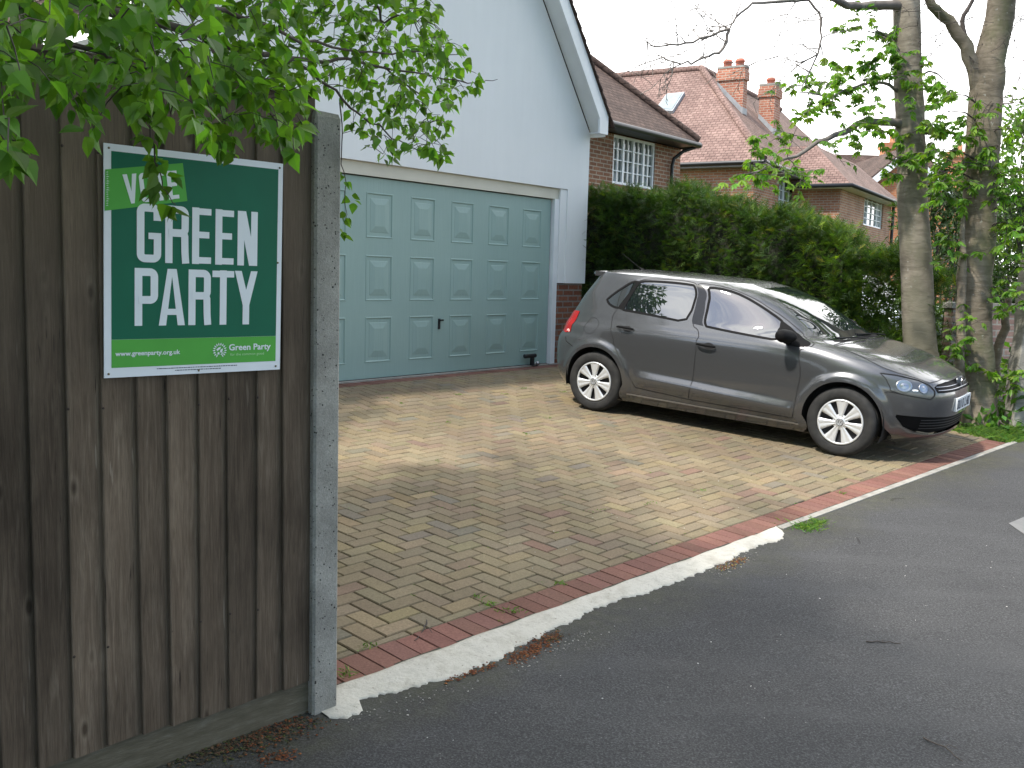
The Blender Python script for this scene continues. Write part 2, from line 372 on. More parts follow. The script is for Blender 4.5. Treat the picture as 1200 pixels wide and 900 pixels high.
poly_drive = [A2, B2, C2, D2]
pm = Mat('paving_block', rough=.88, spec=.25); c = pm.coord('Pos'); a = pm.attr('col')
k = pm.mix(1.0, a, pm.ramp(pm.noise(c, 90, 4, .7), [(.3, .72), (.7, 1.2)]), 'MULTIPLY'); k = pm.mix(1.0, k, pm.ramp(pm.noise(c, .9, 5), [(.35, .80), (.65, 1.08)]), 'MULTIPLY')
k = pm.mix(pm.ramp(pm.noise(c, 5, 6, .7), [(.62, 0), (.75, .35)]), k, (.10, .10, .06)); pm.col(k); pm.bump(pm.noise(c, 140, 4, .7), .45, .003)
jm = Mat('paving_joint', rough=.95, spec=.1); c = jm.coord('Pos'); jm.col(jm.ramp(jm.noise(c, 4, 7, .7), [(.35, (.022, .018, .012)), (.55, (.028, .028, .012)), (.7, (.04, .065, .015))]))
m = MB(); n_ = 24
rows = [[None]*(n_+1) for _ in range(n_+1)]
for i in range(n_+1):
    for j in range(n_+1):
        p = A2.lerp(B2, i/n_).lerp(D2.lerp(C2, i/n_), j/n_); rows[i][j] = Vector((p.x, p.y, gz(p.x, p.y)-.010))
m.grid(rows); tag(m.build('driveway_bed', jm.m), kind='structure')
rnd = random.Random(3); m = MB()
palette = [((.215,.17,.107), 6), ((.205,.163,.105), 8), ((.195,.156,.104), 6), ((.222,.173,.103), 3), ((.20,.148,.10), 1.5), ((.175,.15,.112), 1.2), ((.20,.132,.095), .25), ((.175,.122,.09), .15)]
cols = [p for p, _ in palette]; wts = [q for _, q in palette]
def jit(c_, r_=.06): f = 1+rnd.gauss(0, r_); return tuple(max(.02, min(.6, x*f*(1+rnd.gauss(0, .02)))) for x in c_)
AZ = R(43.0); ex = np.array([math.sin(AZ), math.cos(AZ)]); ey = np.array([-math.cos(AZ), math.sin(AZ)]); O = v2(A2)
W_ = .1015; RW = .2
edges = [(A2, B2, RW), (B2, C2, 0), (C2, D2, RW), (D2, A2, 0)]
for i in range(-10, 135):
    for j in range(-15, 105):
        kk = (i-j) % 4
        if kk == 0: x0, x1, y0, y1 = i, i+2, j, j+1
        elif kk == 3: x0, x1, y0, y1 = i, i+1, j, j+2
        else: continue
        poly = [O+ex*(x*W_)+ey*(y*W_) for x, y in ((x0, y0), (x1, y0), (x1, y1), (x0, y1))]
        if area(poly) < 0: poly = poly[::-1]
        for (p, q, ins) in edges:
            if poly: poly = clip(poly, p, q, ins)
        if len(poly) >= 3: block(m, poly, jit(rnd.choices(cols, wts)[0]), rnd)
red = [(.19, .093, .072), (.175, .085, .066), (.205, .10, .077), (.185, .092, .072)]
def soldier(p, q):
    p = v2(p); q = v2(q); L_ = np.hypot(*(q-p)); e = (q-p)/L_; n = np.array([-e[1], e[0]]); k = int(L_/.1015)
    for i in range(k):
        a = p+e*i*.1015; b = a+e*.1015; poly = [a, b, b+n*RW, a+n*RW]
        for (pp, qq, ins) in edges: poly = clip(poly, pp, qq, 0) if poly else poly
        if len(poly) >= 3: block(m, poly, jit(rnd.choice(red), .08), rnd, 0, .0024)
soldier(A2, B2); soldier(C2, D2)
tag(m.build('driveway', pm.m, fixn=False), kind='structure')
# threshold strip at the garage
cm = Mat('concrete', (.3, .29, .27), .92, spec=.2); c = cm.coord('Pos'); cm.col(cm.ramp(cm.noise(c, 9, 8, .7), [(.3, (.20, .19, .17)), (.7, (.36, .345, .31))])); cm.bump(cm.noise(c, 70, 5), .5, .004)
m = MB(); m.box(GF, -6.2, .95, -.02, .095, -.05, .012); tag(m.build('threshold', cm.m), kind='structure')
# thin concrete kerb beyond the white strip
m = MB(); N = 30
for i in range(N):
    a = 3.42+(7.97-3.42)*i/N; b = 3.42+(7.97-3.42)*(i+1)/N
    p = [kp(a, .002, -.06), kp(b, .002, -.06), kp(b, .052, -.06), kp(a, .052, -.06), kp(a, .002, .008), kp(b, .002, .008), kp(b, .05, .006), kp(a, .05, .006)]; m.hexa(p)
tag(m.build('kerb', cm.m), kind='structure')
# white cement fillet, ragged outer edge
wm = Mat('white_cement', (.6, .58, .54), .9, spec=.2); c = wm.coord('Pos'); k = wm.ramp(wm.noise(c, 7, 8, .7), [(.3, (.36, .33, .28)), (.5, (.50, .475, .42)), (.7, (.58, .555, .50))])
k = wm.mix(wm.ramp(wm.noise(c, 7, 6, .7), [(.54, 0), (.70, .6)]), k, (.26, .24, .20)); k = wm.mix(wm.ramp(wm.noise(c, 60, 3), [(.66, 0), (.72, .7)]), k, (.16, .14, .11)); wm.col(k); wm.bump(wm.noise(c, 45, 7, .7), .8, .012)
wp = [(-.66, 3.53), (-.56, 3.47), (-.51, 3.50), (-.53, 3.60), (-.42, 3.67), (-.27, 3.78), (-.04, 3.99), (.08, 4.15), (.22, 4.37), (.5, 4.69), (.83, 5.0), (1.02, 5.16), (1.09, 5.27), (1.43, 5.66), (1.66, 5.90), (1.81, 6.05)]
sd = [(-.2, .20), (-.15, .215), (-.10, .226), (-.05, .222), (-.02, .19), (.0, .163), (.03, .158), (.138, .187), (.20, .20)]+[((Vector((x, y, 0))-KF.o).dot(KF.S), (Vector((x, y, 0))-KF.o).dot(KF.D)) for x, y in wp[5:]]
def wd(s_):
    for (a, b), (c_, d_) in zip(sd, sd[1:]):
        if a <= s_ <= c_: return b+(d_-b)*(s_-a)/(c_-a+1e-9)
    return sd[0][1] if s_ < sd[0][0] else sd[-1][1]
rw = random.Random(5); rows = []
N = 360; ph = [rw.uniform(0, 6) for _ in range(6)]
for i in range(N+1):
    s_ = -.17+3.58*i/N; e = wd(s_)+.010*math.sin(s_*9+ph[0])+.007*math.sin(s_*23+ph[1])+.006*math.sin(s_*61+ph[2])+.004*math.sin(s_*140+ph[3])+rw.gauss(0, .0035)
    if s_ > 3.25: e *= max(.05, math.sqrt(max(0, (3.41-s_)/.16)))
    if s_ < -.12: e *= .8+.2*(s_+.17)/.05
    h = .009+.002*math.sin(s_*5+ph[3]); inn = .004*math.sin(s_*17+ph[4])-.002
    rows.append([kp(s_, inn, -.02), kp(s_, inn+.002, .006)]+[kp(s_, inn+(e-inn)*t, h*(1-t**2.2)+.003*math.sin(s_*31+t*7+ph[5])*(1-t)+.003) for t in (.12, .3, .5, .7, .85, .95)]+[kp(s_, e+.001, -.01)])
m.v = []; m = MB(); m.grid(rows); tag(m.build('cement_fillet', wm.m), kind='structure')

# ================= FENCE =================
FB = Vector((-.7167, 3.4876, 0)); FB.z = gz(FB.x, FB.y)
FF = Frame(FB, R(45.18))
wd_m = Mat('fence_wood', rough=.9, spec=.2); a = wd_m.attr('col')
c = wd_m.coord('Object', (1, 1, 1)); 
sx = wd_m.n('ShaderNodeSeparateXYZ'); wd_m.l(wd_m.coord('UV'), sx.inputs[0])
cx = wd_m.n('ShaderNodeCombineXYZ'); wd_m.l(sx.outputs['X'], cx.inputs[0]); wd_m.l(wd_m.math('MULTIPLY', sx.outputs['Y'], .055), cx.inputs[1])
sa = wd_m.n('ShaderNodeSeparateColor'); wd_m.l(a, sa.inputs[0]); wd_m.l(wd_m.math('MULTIPLY', sa.outputs[2], 37), cx.inputs[2])
kn = wd_m.n('ShaderNodeTexVoronoi'); kn.inputs['Scale'].default_value = 1; kc = wd_m.n('ShaderNodeCombineXYZ'); wd_m.l(wd_m.math('MULTIPLY', sx.outputs['X'], 9.4), kc.inputs[0]); wd_m.l(wd_m.math('MULTIPLY', sx.outputs['Y'], 3.8), kc.inputs[1]); wd_m.l(kc.outputs[0], kn.inputs['Vector'])
knd = kn.outputs['Distance']
gr = wd_m.noise(cx.outputs[0], 60, 7, .68, 1.0); gr2 = wd_m.noise(cx.outputs[0], 260, 4, .7, .2)
warp = wd_m.math('ADD', gr, wd_m.math('MULTIPLY', wd_m.ramp(knd, [(.0, 1), (.22, 0)]), .35))
k = wd_m.ramp(warp, [(.25, (.060, .048, .038)), (.5, (.092, .076, .061)), (.72, (.130, .112, .092))])
k = wd_m.mix(1.0, k, wd_m.ramp(gr2, [(.3, .80), (.7, 1.18)]), 'MULTIPLY')
k = wd_m.mix(wd_m.ramp(knd, [(.06, .85), (.13, 0)]), k, (.025, .018, .013))
spl = wd_m.noise(cx.outputs[0], 95, 1, .4, .15); spm = wd_m.noise(wd_m.coord('Pos'), 4.5, 3)
k = wd_m.mix(wd_m.math('MULTIPLY', wd_m.ramp(spl, [(.70, 0), (.74, 1)]), wd_m.ramp(spm, [(.5, 0), (.58, .85)])), k, (.014, .011, .009))
k = wd_m.mix(wd_m.math('MULTIPLY', wd_m.ramp(spl, [(.25, 1), (.30, 0)]), wd_m.ramp(spm, [(.42, .5), (.52, 0)])), k, (.20, .185, .165))
br = wd_m.mix(1.0, k, sa.outputs[0], 'MULTIPLY')
pc = wd_m.noise(wd_m.coord('Pos', (1, 1, .45)), 3.2, 5); k = wd_m.mix(1.0, br, wd_m.ramp(pc, [(.33, .62), (.62, 1.25)]), 'MULTIPLY')
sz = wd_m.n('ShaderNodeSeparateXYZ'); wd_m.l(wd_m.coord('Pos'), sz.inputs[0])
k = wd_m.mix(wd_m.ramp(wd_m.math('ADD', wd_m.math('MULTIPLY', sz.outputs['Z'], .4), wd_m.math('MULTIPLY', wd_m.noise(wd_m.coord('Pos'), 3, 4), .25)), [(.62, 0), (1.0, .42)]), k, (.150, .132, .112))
k = wd_m.mix(1.0, k, (1.14, 1.03, .92), 'MULTIPLY'); wd_m.col(k); wd_m.bump(wd_m.math('ADD', gr, wd_m.math('MULTIPLY', gr2, .6)), .6, .004)
post_m = Mat('post_concrete', rough=.93, spec=.2); c = post_m.coord('Pos'); k = post_m.ramp(post_m.noise(c, 120, 4, .6), [(.3, (.255, .245, .22)), (.7, (.36, .345, .31))])
k = post_m.mix(1.0, k, post_m.ramp(post_m.noise(c, 6, 5), [(.35, .72), (.65, 1.1)]), 'MULTIPLY')
vo = post_m.n('ShaderNodeTexVoronoi'); vo.inputs['Scale'].default_value = 62; post_m.l(c, vo.inputs['Vector']); vv = post_m.math('ADD', vo.outputs['Distance'], post_m.math('MULTIPLY', post_m.noise(c, 30, 2), .6))
pit = post_m.ramp(vv, [(.40, 1), (.46, 0)]); k = post_m.mix(pit, k, (.045, .042, .038)); post_m.col(k); post_m.bump(post_m.math('SUBTRACT', post_m.noise(c, 200, 3), post_m.math('MULTIPLY', pit, 2.0)), .7, .004)
fence = thing('fence', FB, 'weathered grey-brown timber closeboard fence with a concrete end post, beside the driveway', 'fence')
rf = random.Random(11)
offs = [-.961, -.855, -.752, -.642, -.543, -.441, -.333, -.226, -.124, -.007]
def panel(s1, s0):
    m = MB(); s_ = s1; k = 0
    edges_ = []
    if s1 > -.1:
        edges_ = offs[::-1]; x = offs[0]
        while x > s0+.1: x -= .107+rf.uniform(-.006, .006); edges_.append(max(x, s0))
    else:
        x = s1
        while x > s0+.05: edges_.append(x); x -= .107+rf.uniform(-.006, .006)
        edges_.append(s0)
    for a_, b_ in zip(edges_[1:], edges_[:-1]):
        z0 = .125+rf.uniform(-.006, .004); z1 = 2.226; t = rf.uniform(.010, .015); lean = rf.uniform(-.003, .003); bow = rf.uniform(-.004, .004)
        col = (rf.uniform(.78, 1.22), 1, rf.random()); rows = []
        for q in range(9):
            f = q/8; z = z0+(z1-z0)*f; o_ = lean*(f-.5)*2+bow*math.sin(math.pi*f)
            rows.append([FF.p(a_+o_, -.004, z), FF.p(a_+o_, t, z), FF.p(a_+o_+.003, t+.0015, z), FF.p(b_+.018, -.001, z), FF.p(b_+.018, -.004, z)])
        m.grid(rows, True, False, col); m.poly(rows[0][::-1], col); m.poly(rows[-1], col)
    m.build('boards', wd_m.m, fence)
    cap = MB(); cap.box(FF, s0, s1+.004, -.045, .026, 2.227, 2.243, (.8, 1, .3)); cap.build('cap_rail', wd_m.m, fence)
    gb = MB(); gb.box(FF, s0, s1+.004, -.04, -.006, -.08, .122); gb.build('gravel_board', gbm.m, fence)
    for zr in (.45, 1.2, 1.95):
        rr = MB(); rr.box(FF, s0, s1, -.09, -.006, zr-.04, zr+.04, (.8, 1, .6)); rr.build('rail', wd_m.m, fence)
gbm = Mat('gravel_board', rough=.9, spec=.2); c = gbm.coord('Pos', (1, 1, 6)); gbm.col(gbm.ramp(gbm.noise(c, 8, 7, .7), [(.3, (.075, .066, .045)), (.55, (.115, .10, .072)), (.72, (.16, .145, .115))])); gbm.bump(gbm.noise(c, 30, 5), .5, .004)
panel(-.007, -1.86); panel(-1.97, -3.8); panel(-3.91, -5.74)
def fpost(s0, s1):
    m = MB(); d0, d1, z1, b = -.075, .028, 2.184, .008
    def ring(e, z): return [FF.p(s0+e, d1, z), FF.p(s1-e, d1, z), FF.p(s1, d1-e, z), FF.p(s1, d0, z), FF.p(s0, d0, z), FF.p(s0, d1-e, z)]
    m.grid([ring(b, -.4), ring(b, z1-.02)], True, False)
    top = [FF.p(s0+.008, d1-.01, z1), FF.p(s1-.008, d1-.01, z1-.004), FF.p(s1-.008, d1-.014, z1-.004), FF.p(s1-.008, d0+.01, z1-.004), FF.p(s0+.008, d0+.01, z1), FF.p(s0+.008, d1-.014, z1)]
    m.grid([ring(b, z1-.02), top], True, False); m.poly(top); m.build('post', post_m.m, fence)
fpost(-.005, .103); fpost(-1.968, -1.862); fpost(-3.908, -3.802)
nail_m = simple('rust_nail', (.05, .035, .028), .8, .3)
for zr in (1.97, 1.2, .45):
    for s_ in offs[1:]:
        nm = MB(); nm.lathe([(0, .0145), (.0035, .0145), (.0045, .012)], FF.p(s_+.004, 0, zr+rf.uniform(-.012, .012)), FF.D, 8); nm.build('nail', nail_m, fence)

# ================= CAMPAIGN SIGN =================
TH = R(1.0); cs, sn = math.cos(TH), math.sin(TH); SW, SH = .605, .698
S0, SZ = -.747, 1.294
SD0 = .0175
def sp_(u, v, d=0): return FF.p(S0+u*cs+v*sn, SD0+d, SZ-u*sn*.3+v*cs)
sign = thing('campaign_sign', sp_(SW/2, 0), 'white-edged green election placard reading VOTE GREEN PARTY screwed to the timber fence', 'sign')
white_p = simple('sign_white', (.72, .74, .78), .45, var=.04); dgreen = simple('sign_dark_green', (.004, .115, .062), .5, spec=.25, var=.05); lgreen = simple('sign_light_green', (.085, .36, .055), .5, spec=.25, var=.05); letter = simple('sign_letter', (.72, .75, .78), .5, spec=.25, var=.03)
def flat(name, polys, d, mat, th=.0006, parent=None):
    m = MB()
    for pl in polys: m.prism([sp_(u, v, d) for u, v in pl], FF.D*th)
    return m.build(name, mat, parent or sign)
m = MB(); m.prism([sp_(0, 0), sp_(SW, 0), sp_(SW, SH), sp_(0, SH)], FF.D*.004); m.build('board', white_p, sign)
flat('dark_green_field', [[(.022, .116), (.587, .116), (.587, .677), (.022, .677)]], .0041, dgreen)
flat('light_green_footer', [[(.022, .030), (.587, .030), (.587, .1155), (.022, .1155)]], .0041, lgreen)
flat('light_green_tag', [[(.002, .500), (.262, .548), (.246, .664), (.004, .621)]], .0050, lgreen)
def stroke(pts, wdt, closed=False):
    n = len(pts); pts = [np.array(p, float) for p in pts]; Lp, Rp = [], []
    for i in range(n):
        p = pts[i]; a = pts[i-1] if (i > 0 or closed) else None; b = pts[(i+1) % n] if (i < n-1 or closed) else None
        da = (p-a)/np.hypot(*(p-a)) if a is not None else None; db = (b-p)/np.hypot(*(b-p)) if b is not None else None
        if da is None: da = db
        if db is None: db = da
        na = np.array([-da[1], da[0]]); nb = np.array([-db[1], db[0]]); k = (na+nb)/max(.5, 1+na@nb)
        Lp.append(p+k*wdt/2); Rp.append(p-k*wdt/2)
    out = []
    for i in range(n if closed else n-1):
        j = (i+1) % n; out.append([tuple(Rp[i]), tuple(Rp[j]), tuple(Lp[j]), tuple(Lp[i])])
    return out
def bowl(x0, x1, y0, y1, r, parts): # rounded corner path helper
    pass
def arc(cx_, cy_, rx, ry, a0, a1, n=6): return [(cx_+rx*math.cos(R(a0+(a1-a0)*i/n)), cy_+ry*math.sin(R(a0+(a1-a0)*i/n))) for i in range(n+1)]
def glyph(ch, u0, v0, W, H, t):
    h = t/2; x0, x1, y0, y1 = u0+h, u0+W-h, v0+h, v0+H-h; yb, yt = v0, v0+H; xm = (x0+x1)/2; r = min(.014*H/.177, (x1-x0)/2); ym = v0+H*.53
    S_ = []
    if ch == 'G': S_ += stroke(arc(x1-r, y1-r, r, r, 0, 0, 1)[:1][:0]+[(x1, v0+H*.72)]+arc(x1-r, y1-r, r, r, 0, 90)+arc(x0+r, y1-r, r, r, 90, 180)+arc(x0+r, y0+r, r, r, 180, 270)+arc(x1-r, y0+r, r, r, 270, 360)+[(x1, v0+H*.45)], t); S_ += stroke([(xm-.002, v0+H*.455), (x1+h*.98, v0+H*.455)], t*.82)
    if ch in 'PR':
        S_ += stroke([(x0, yb), (x0, yt)], t); lo = ym if ch == 'R' else v0+H*.45
        S_ += stroke([(x0, y1)]+arc(x1-r, y1-r, r, r, 90, 0)+arc(x1-r, lo+r, r, r, 0, -90)+[(x0, lo)], t)
        if ch == 'R': S_ += stroke(arc(x1-r*1.1, lo-r*.9, r, r, 80, 10, 4)+[(x1-.0005, v0+H*.2), (x1+.002, yb)], t)
    if ch == 'E': S_ += stroke([(x0, yb), (x0, yt)], t)+stroke([(x0, y1), (u0+W, y1)], t*.86)+stroke([(x0, y0), (u0+W, y0)], t*.86)+stroke([(x0, v0+H*.52), (u0+W*.9, v0+H*.52)], t*.86)
    if ch == 'N': S_ += stroke([(x0, yb), (x0, yt)], t)+stroke([(x1, yb), (x1, yt)], t); S_.append([(u0+t*.1, yt), (u0+t*1.25, yt), (u0+W-t*.1, yb), (u0+W-t*1.25, yb)][::-1])
    if ch == 'A': S_.append([(u0, yb), (u0+t, yb), (u0+W/2+t*.12, yt), (u0+W/2-t*.62, yt)]); S_.append([(u0+W-t, yb), (u0+W, yb), (u0+W/2+t*.62, yt), (u0+W/2-t*.12, yt)]); S_ += stroke([(u0+W*.2, v0+H*.24), (u0+W*.8, v0+H*.24)], t*.8)
    if ch == 'T': S_ += stroke([(u0, y1), (u0+W, y1)], t*.88)+stroke([(xm, yb), (xm, yt)], t)
    if ch == 'Y': S_.append([(u0, yt), (u0+t*1.02, yt), (xm+h, v0+H*.40), (xm-h, v0+H*.36)][::-1]); S_.append([(u0+W-t*1.02, yt), (u0+W, yt), (xm+h, v0+H*.36), (xm-h, v0+H*.40)][::-1]); S_ += stroke([(xm, yb), (xm, v0+H*.40)], t)
    if ch == 'V': S_.append([(u0, yt), (u0+t, yt), (xm+h*.8, yb), (xm-h*.8, yb)][::-1]); S_.append([(u0+W-t, yt), (u0+W, yt), (xm+h*.8, yb), (xm-h*.8, yb)][::-1])
    if ch == 'O': S_ += stroke(arc(x1-r, y1-r, r, r, 0, 90)+arc(x0+r, y1-r, r, r, 90, 180)+arc(x0+r, y0+r, r, r, 180, 270)+arc(x1-r, y0+r, r, r, 270, 360), t, True)
    return S_
gl = []
for ch, a_, b_ in (('G', .099, .176), ('R', .190, .267), ('E', .279, .344), ('E', .359, .424), ('N', .438, .511)): gl.append(('letter', glyph(ch, a_, .352, b_-a_, .178, .0238)))
for ch, a_, b_ in (('P', .093, .167), ('A', .170, .256), ('R', .268, .344), ('T', .350, .427), ('Y', .430, .513)): gl.append(('letter', glyph(ch, a_, .157, b_-a_, .177, .0238)))
for nme, g in gl:
    m = MB()
    for q, pl in enumerate(g): m.prism([sp_(u, v, .0048+.00006*q) for u, v in pl], FF.D*.0006)
    m.build(nme, letter, sign)
ra = R(9.8)
for ch, a_, b_ in (('V', 0, .043), ('O', .049, .090), ('T', .094, .132), ('E', .138, .172)):
    m = MB()
    for q, pl in enumerate(glyph(ch, a_, 0, b_-a_, .088, .0135)): m.prism([sp_(.066+u*math.cos(ra)-v*math.sin(ra)*.75, .524+u*math.sin(ra)+v*math.cos(ra), .0058+.00006*q) for u, v in pl], FF.D*.0006)
    m.build('letter', letter, sign)
def text_mesh(name, txt, toP, size_h, width, mat, parent, world=True, bold=0.0):
    """small lettering: toP(u,v,d) maps text plane to 3D"""
    cu = bpy.data.curves.new('t', 'FONT'); cu.body = txt; cu.size = 1; cu.extrude = 0; cu.offset = bold; cu.resolution_u = 3
    o = bpy.data.objects.new('t', cu); C.objects.link(o); bpy.context.view_layer.update(); me = bpy.data.meshes.new_from_object(o.evaluated_get(bpy.context.evaluated_depsgraph_get()))
    xs_ = [v.co.x for v in me.vertices]; k = width/(max(xs_)-min(xs_)); x0 = min(xs_); m = MB(); m.v = [tuple(toP((v.co.x-x0)*k, v.co.y*size_h/.7, 0)) for v in me.vertices]; m.f = [tuple(p.vertices) for p in me.polygons]; m.c = [None]*len(m.f)
    bpy.data.objects.remove(o); bpy.data.curves.remove(cu); bpy.data.meshes.remove(me)
    return m.build(name, mat, parent, world)
text_mesh('web_address', 'www.greenparty.org.uk', lambda u, v, d: sp_(.033+u, .066+v, .0056), .0140, .208, letter, sign, bold=.022)
text_mesh('party_name', 'Green Party', lambda u, v, d: sp_(.411+u, .072+v, .0056), .0200, .156, letter, sign, bold=.022)
pale = simple('sign_pale_green', (.42, .66, .36), .45, var=.03)
text_mesh('slogan', 'for the common good', lambda u, v, d: sp_(.416+u, .054+v, .0056), .0085, .125, pale, sign)
ink = simple('ink', (.06, .07, .09), .6)
rs = random.Random(8)
for v_, ua, ub in ((.0215, .165, .44), (.0138, .225, .385)):
    m = MB(); u = ua
    while u < ub:
        l_ = rs.uniform(.003, .010); m.prism([sp_(u, v_-.0013, .0044), sp_(u+l_, v_-.0013, .0044), sp_(u+l_, v_+.0013, .0044), sp_(u, v_+.0013, .0044)], FF.D*.0003); u += l_+.0018
    m.build('small_print', ink, sign)
m = MB(); cxl, cyl = .378, .0725
for i in range(18):
    a_ = R(20*i); r0, r1, w0 = .0165, .026, .0022
    if i in (13, 14): continue
    e = np.array([math.cos(a_), math.sin(a_)]); n = np.array([-e[1], e[0]]); q = [e*r0-n*w0*.5, e*(r0+.004)-n*w0, e*r1, e*(r0+.004)+n*w0, e*r0+n*w0*.5]
    m.prism([sp_(cxl+x, cyl+y, .0054) for x, y in q], FF.D*.0005)
for pl in ([(-.012, .004), (-.004, .010), (.004, .012), (.001, .005), (-.004, .002), (-.009, -.002)], [(.003, .003), (.011, .007), (.010, -.001), (.005, -.009), (.001, -.004)], [(-.008, -.006), (-.002, -.005), (-.001, -.013), (-.008, -.013)], [(.002, -.012), (.006, -.011), (.013, -.003), (.012, -.008), (.006, -.015)]):
    m.prism([sp_(cxl+x, cyl+y, .0054) for x, y in pl], FF.D*.0005)
m.build('emblem', letter, sign)
sw_m = simple('screw', (.18, .15, .08), .5, .6)
for u, v in ((.015, .685), (.592, .683), (.590, .365), (.588, .012), (.305, .010), (.013, .012)):
    m = MB(); m.lathe([(0, .003), (.0022, .0026), (.0036, .001), (.0036, 0)], sp_(u, v, .0045), FF.D, 10); m.build('screw', sw_m, sign)
# streaked residue on the tag's left edge
m = MB(); rs = random.Random(4)
for i in range(16):
    v = .515+i*.0065; m.prism([sp_(.004+rs.uniform(0, .003), v, .0057), sp_(.012+rs.uniform(0, .006), v+.001, .0057), sp_(.010, v+.0028, .0057)], FF.D*.0002)
m.build('residue', letter, sign)
# ================= GARAGE HOUSE =================
render_w = Mat('white_render', (.80, .81, .82), .85, spec=.25); c = render_w.coord('Pos'); render_w.col(render_w.mix(1.0, render_w.ramp(render_w.noise(c, .9, 6), [(.3, (.76, .765, .76)), (.7, (.82, .82, .81))]), render_w.ramp(render_w.noise(render_w.coord('Pos', (4, 4, .5)), 3, 5), [(.3, .985), (.7, 1.01)]), 'MULTIPLY')); render_w.bump(render_w.noise(c, 120, 4), .25, .003)
cream = simple('cream_paint', (.62, .58, .48), .5, var=.06, scale=2); white_pt = simple('white_paint', (.78, .79, .80), .4, var=.05, scale=3)
brick_dk = brick_mat('brick_plinth', (.20, .075, .045), (.30, .12, .07), (.26, .22, .19)); brick_h1 = brick_mat('brick_brown', (.215, .095, .055), (.34, .155, .085), (.42, .34, .26))
brick_h2 = brick_mat('brick_buff', (.34, .145, .08), (.46, .225, .125), (.42, .35, .28)); brick_ch = brick_mat('brick_chimney', (.40, .14, .085), (.50, .22, .14), (.52, .42, .34)); brick_or = brick_mat('brick_orange', (.50, .17, .07), (.58, .22, .10), (.45, .30, .2))
tiles_br = tile_mat('tiles_brown', (.066, .044, .037), (.11, .074, .06), (.05, .035, .03)); tiles_pk = tile_mat('tiles_pink', (.195, .125, .108), (.265, .178, .152), (.09, .056, .048), .17, .115)
tiles_pk_shade = tile_mat('tiles_pink_shaded', (.15, .10, .082), (.21, .14, .115), (.08, .05, .045), .17, .115)  # same pink tiles with shade in the colour, for planes turned from the sun
black_pt = simple('black_plastic', (.018, .018, .02), .4, var=.1); lead = simple('lead_flashing', (.30, .31, .32), .6, var=.15)
g_loc = GF.p(-2.1, 0, 0)
gh = thing('garage_house', g_loc, 'white rendered gable house front with a pale blue-green garage door', 'house')
DW = 4.04; ZT = 2.136      # door width, height
RS, _ = at_frame(690, 200, GF, .08)            # right end of the rendered wall
LSW = -2*2.02-RS-.6
dW = .08
ax_ = -2.6; rk = 1.33                          # gable axis, rake
_, zb = at_frame(691, 157, GF, .08)
hw = RS-ax_
JR = .25; zl = 2.285
zpl = at_frame(670, 332, GF, .06)[1]
m = MB()
def wq(a0, a1, z0, z1): m.box(GF, a0, a1, -.2, dW, z0, z1)
wq(JR, RS, zpl, zb); wq(ax_-hw, -DW-JR, zpl, zb)
m.box(GF, -DW-JR, JR, -.2, dW, zl, zb)
m.prism([GF.p(ax_-hw, dW, zb), GF.p(RS, dW, zb), GF.p(ax_, dW, zb+hw*rk)], GF.D*-.28)
m.build('wall', render_w.m, gh)
for a_, b_ in ((RS-.24, RS), (ax_-hw, ax_-hw+.24)): m = MB(); m.box(GF, a_, b_, -8, -.2, 0, zb); m.build('side_wall', render_w.m, gh)
m = MB(); m.box(GF, .108, RS-.03, -.2, dW-.03, -.1, zpl); m.build('brick_plinth', brick_dk, gh); m = MB(); m.box(GF, ax_-hw+.03, -DW-.108, -.2, dW-.03, -.1, zpl); m.build('brick_plinth', brick_dk, gh)
# reveal and frame
m = MB(); m.box(GF, -DW-JR, JR, -.10, .035, ZT+.012, zl-.002); m.build('lintel_trim', cream, gh)
for a_, b_ in ((.012, .105), (-DW-.105, -DW-.012)): m = MB(); m.box(GF, a_, b_, -.10, .055, 0, ZT+.010); m.build('door_jamb', white_pt, gh)
for a_, b_ in ((.108, JR+.002), (-DW-JR-.002, -DW-.108)): m = MB(); m.box(GF, a_, b_, -.15, .068, zpl+.003, zl-.004); m.build('reveal', render_w.m, gh)
# garage door
teal = Mat('garage_door_paint', (.235, .375, .365), .5, spec=.35); c = teal.coord('UV', (1, 1, 1)); teal.col(teal.mix(1.0, teal.ramp(teal.noise(c, 1.1, 4), [(.3, (.275, .385, .355)), (.7, (.305, .415, .38))]), teal.ramp(teal.noise(teal.coord('UV', (30, 1.3, 1)), 2.0, 4), [(.3, .965), (.7, 1.03)]), 'MULTIPLY')); teal.bump(teal.math('ADD', teal.math('MULTIPLY', teal.noise(c, 1.6, 2), 6.0), teal.noise(teal.coord('UV', (60, 3, 1)), 2.0, 4)), .25, .004)
m = MB(); pw, ph_ = .385, .475; pitch = .655; px0 = -.19
cs_ = [(-.575-i*pitch, -.575-i*pitch+pw) for i in range(6)][::-1]; rs_ = [(.185, .675), (.845, 1.33), (1.51, 1.985)]
def P_(a, d, z): return GF.p(a, d, z)
xs = [-DW]+[x for c_ in cs_ for x in c_]+[0]; zs = [.018]+[z for r_ in rs_ for z in r_]+[ZT]
for i in range(len(xs)-1):
    for j in range(len(zs)-1):
        a0, a1, z0, z1 = xs[i], xs[i+1], zs[j], zs[j+1]
        if a1-a0 < 1e-4: continue
        if i % 2 == 1 and j % 2 == 1:
            prof = [(0, 0), (.006, .005), (.013, .005), (.022, -.005), (.058, -.005), (.066, -.002), (.125, .007)]
            rings = [[P_(a0+e, d, z0+e), P_(a1-e, d, z0+e), P_(a1-e, d, z1-e), P_(a0+e, d, z1-e)] for e, d in prof]
            m.grid(rings, True, False); m.poly(rings[-1])
        else: m.poly([P_(a0, 0, z0), P_(a1, 0, z0), P_(a1, 0, z1), P_(a0, 0, z1)])
gd = m.build('garage_door', teal.m, gh, fixn=False)
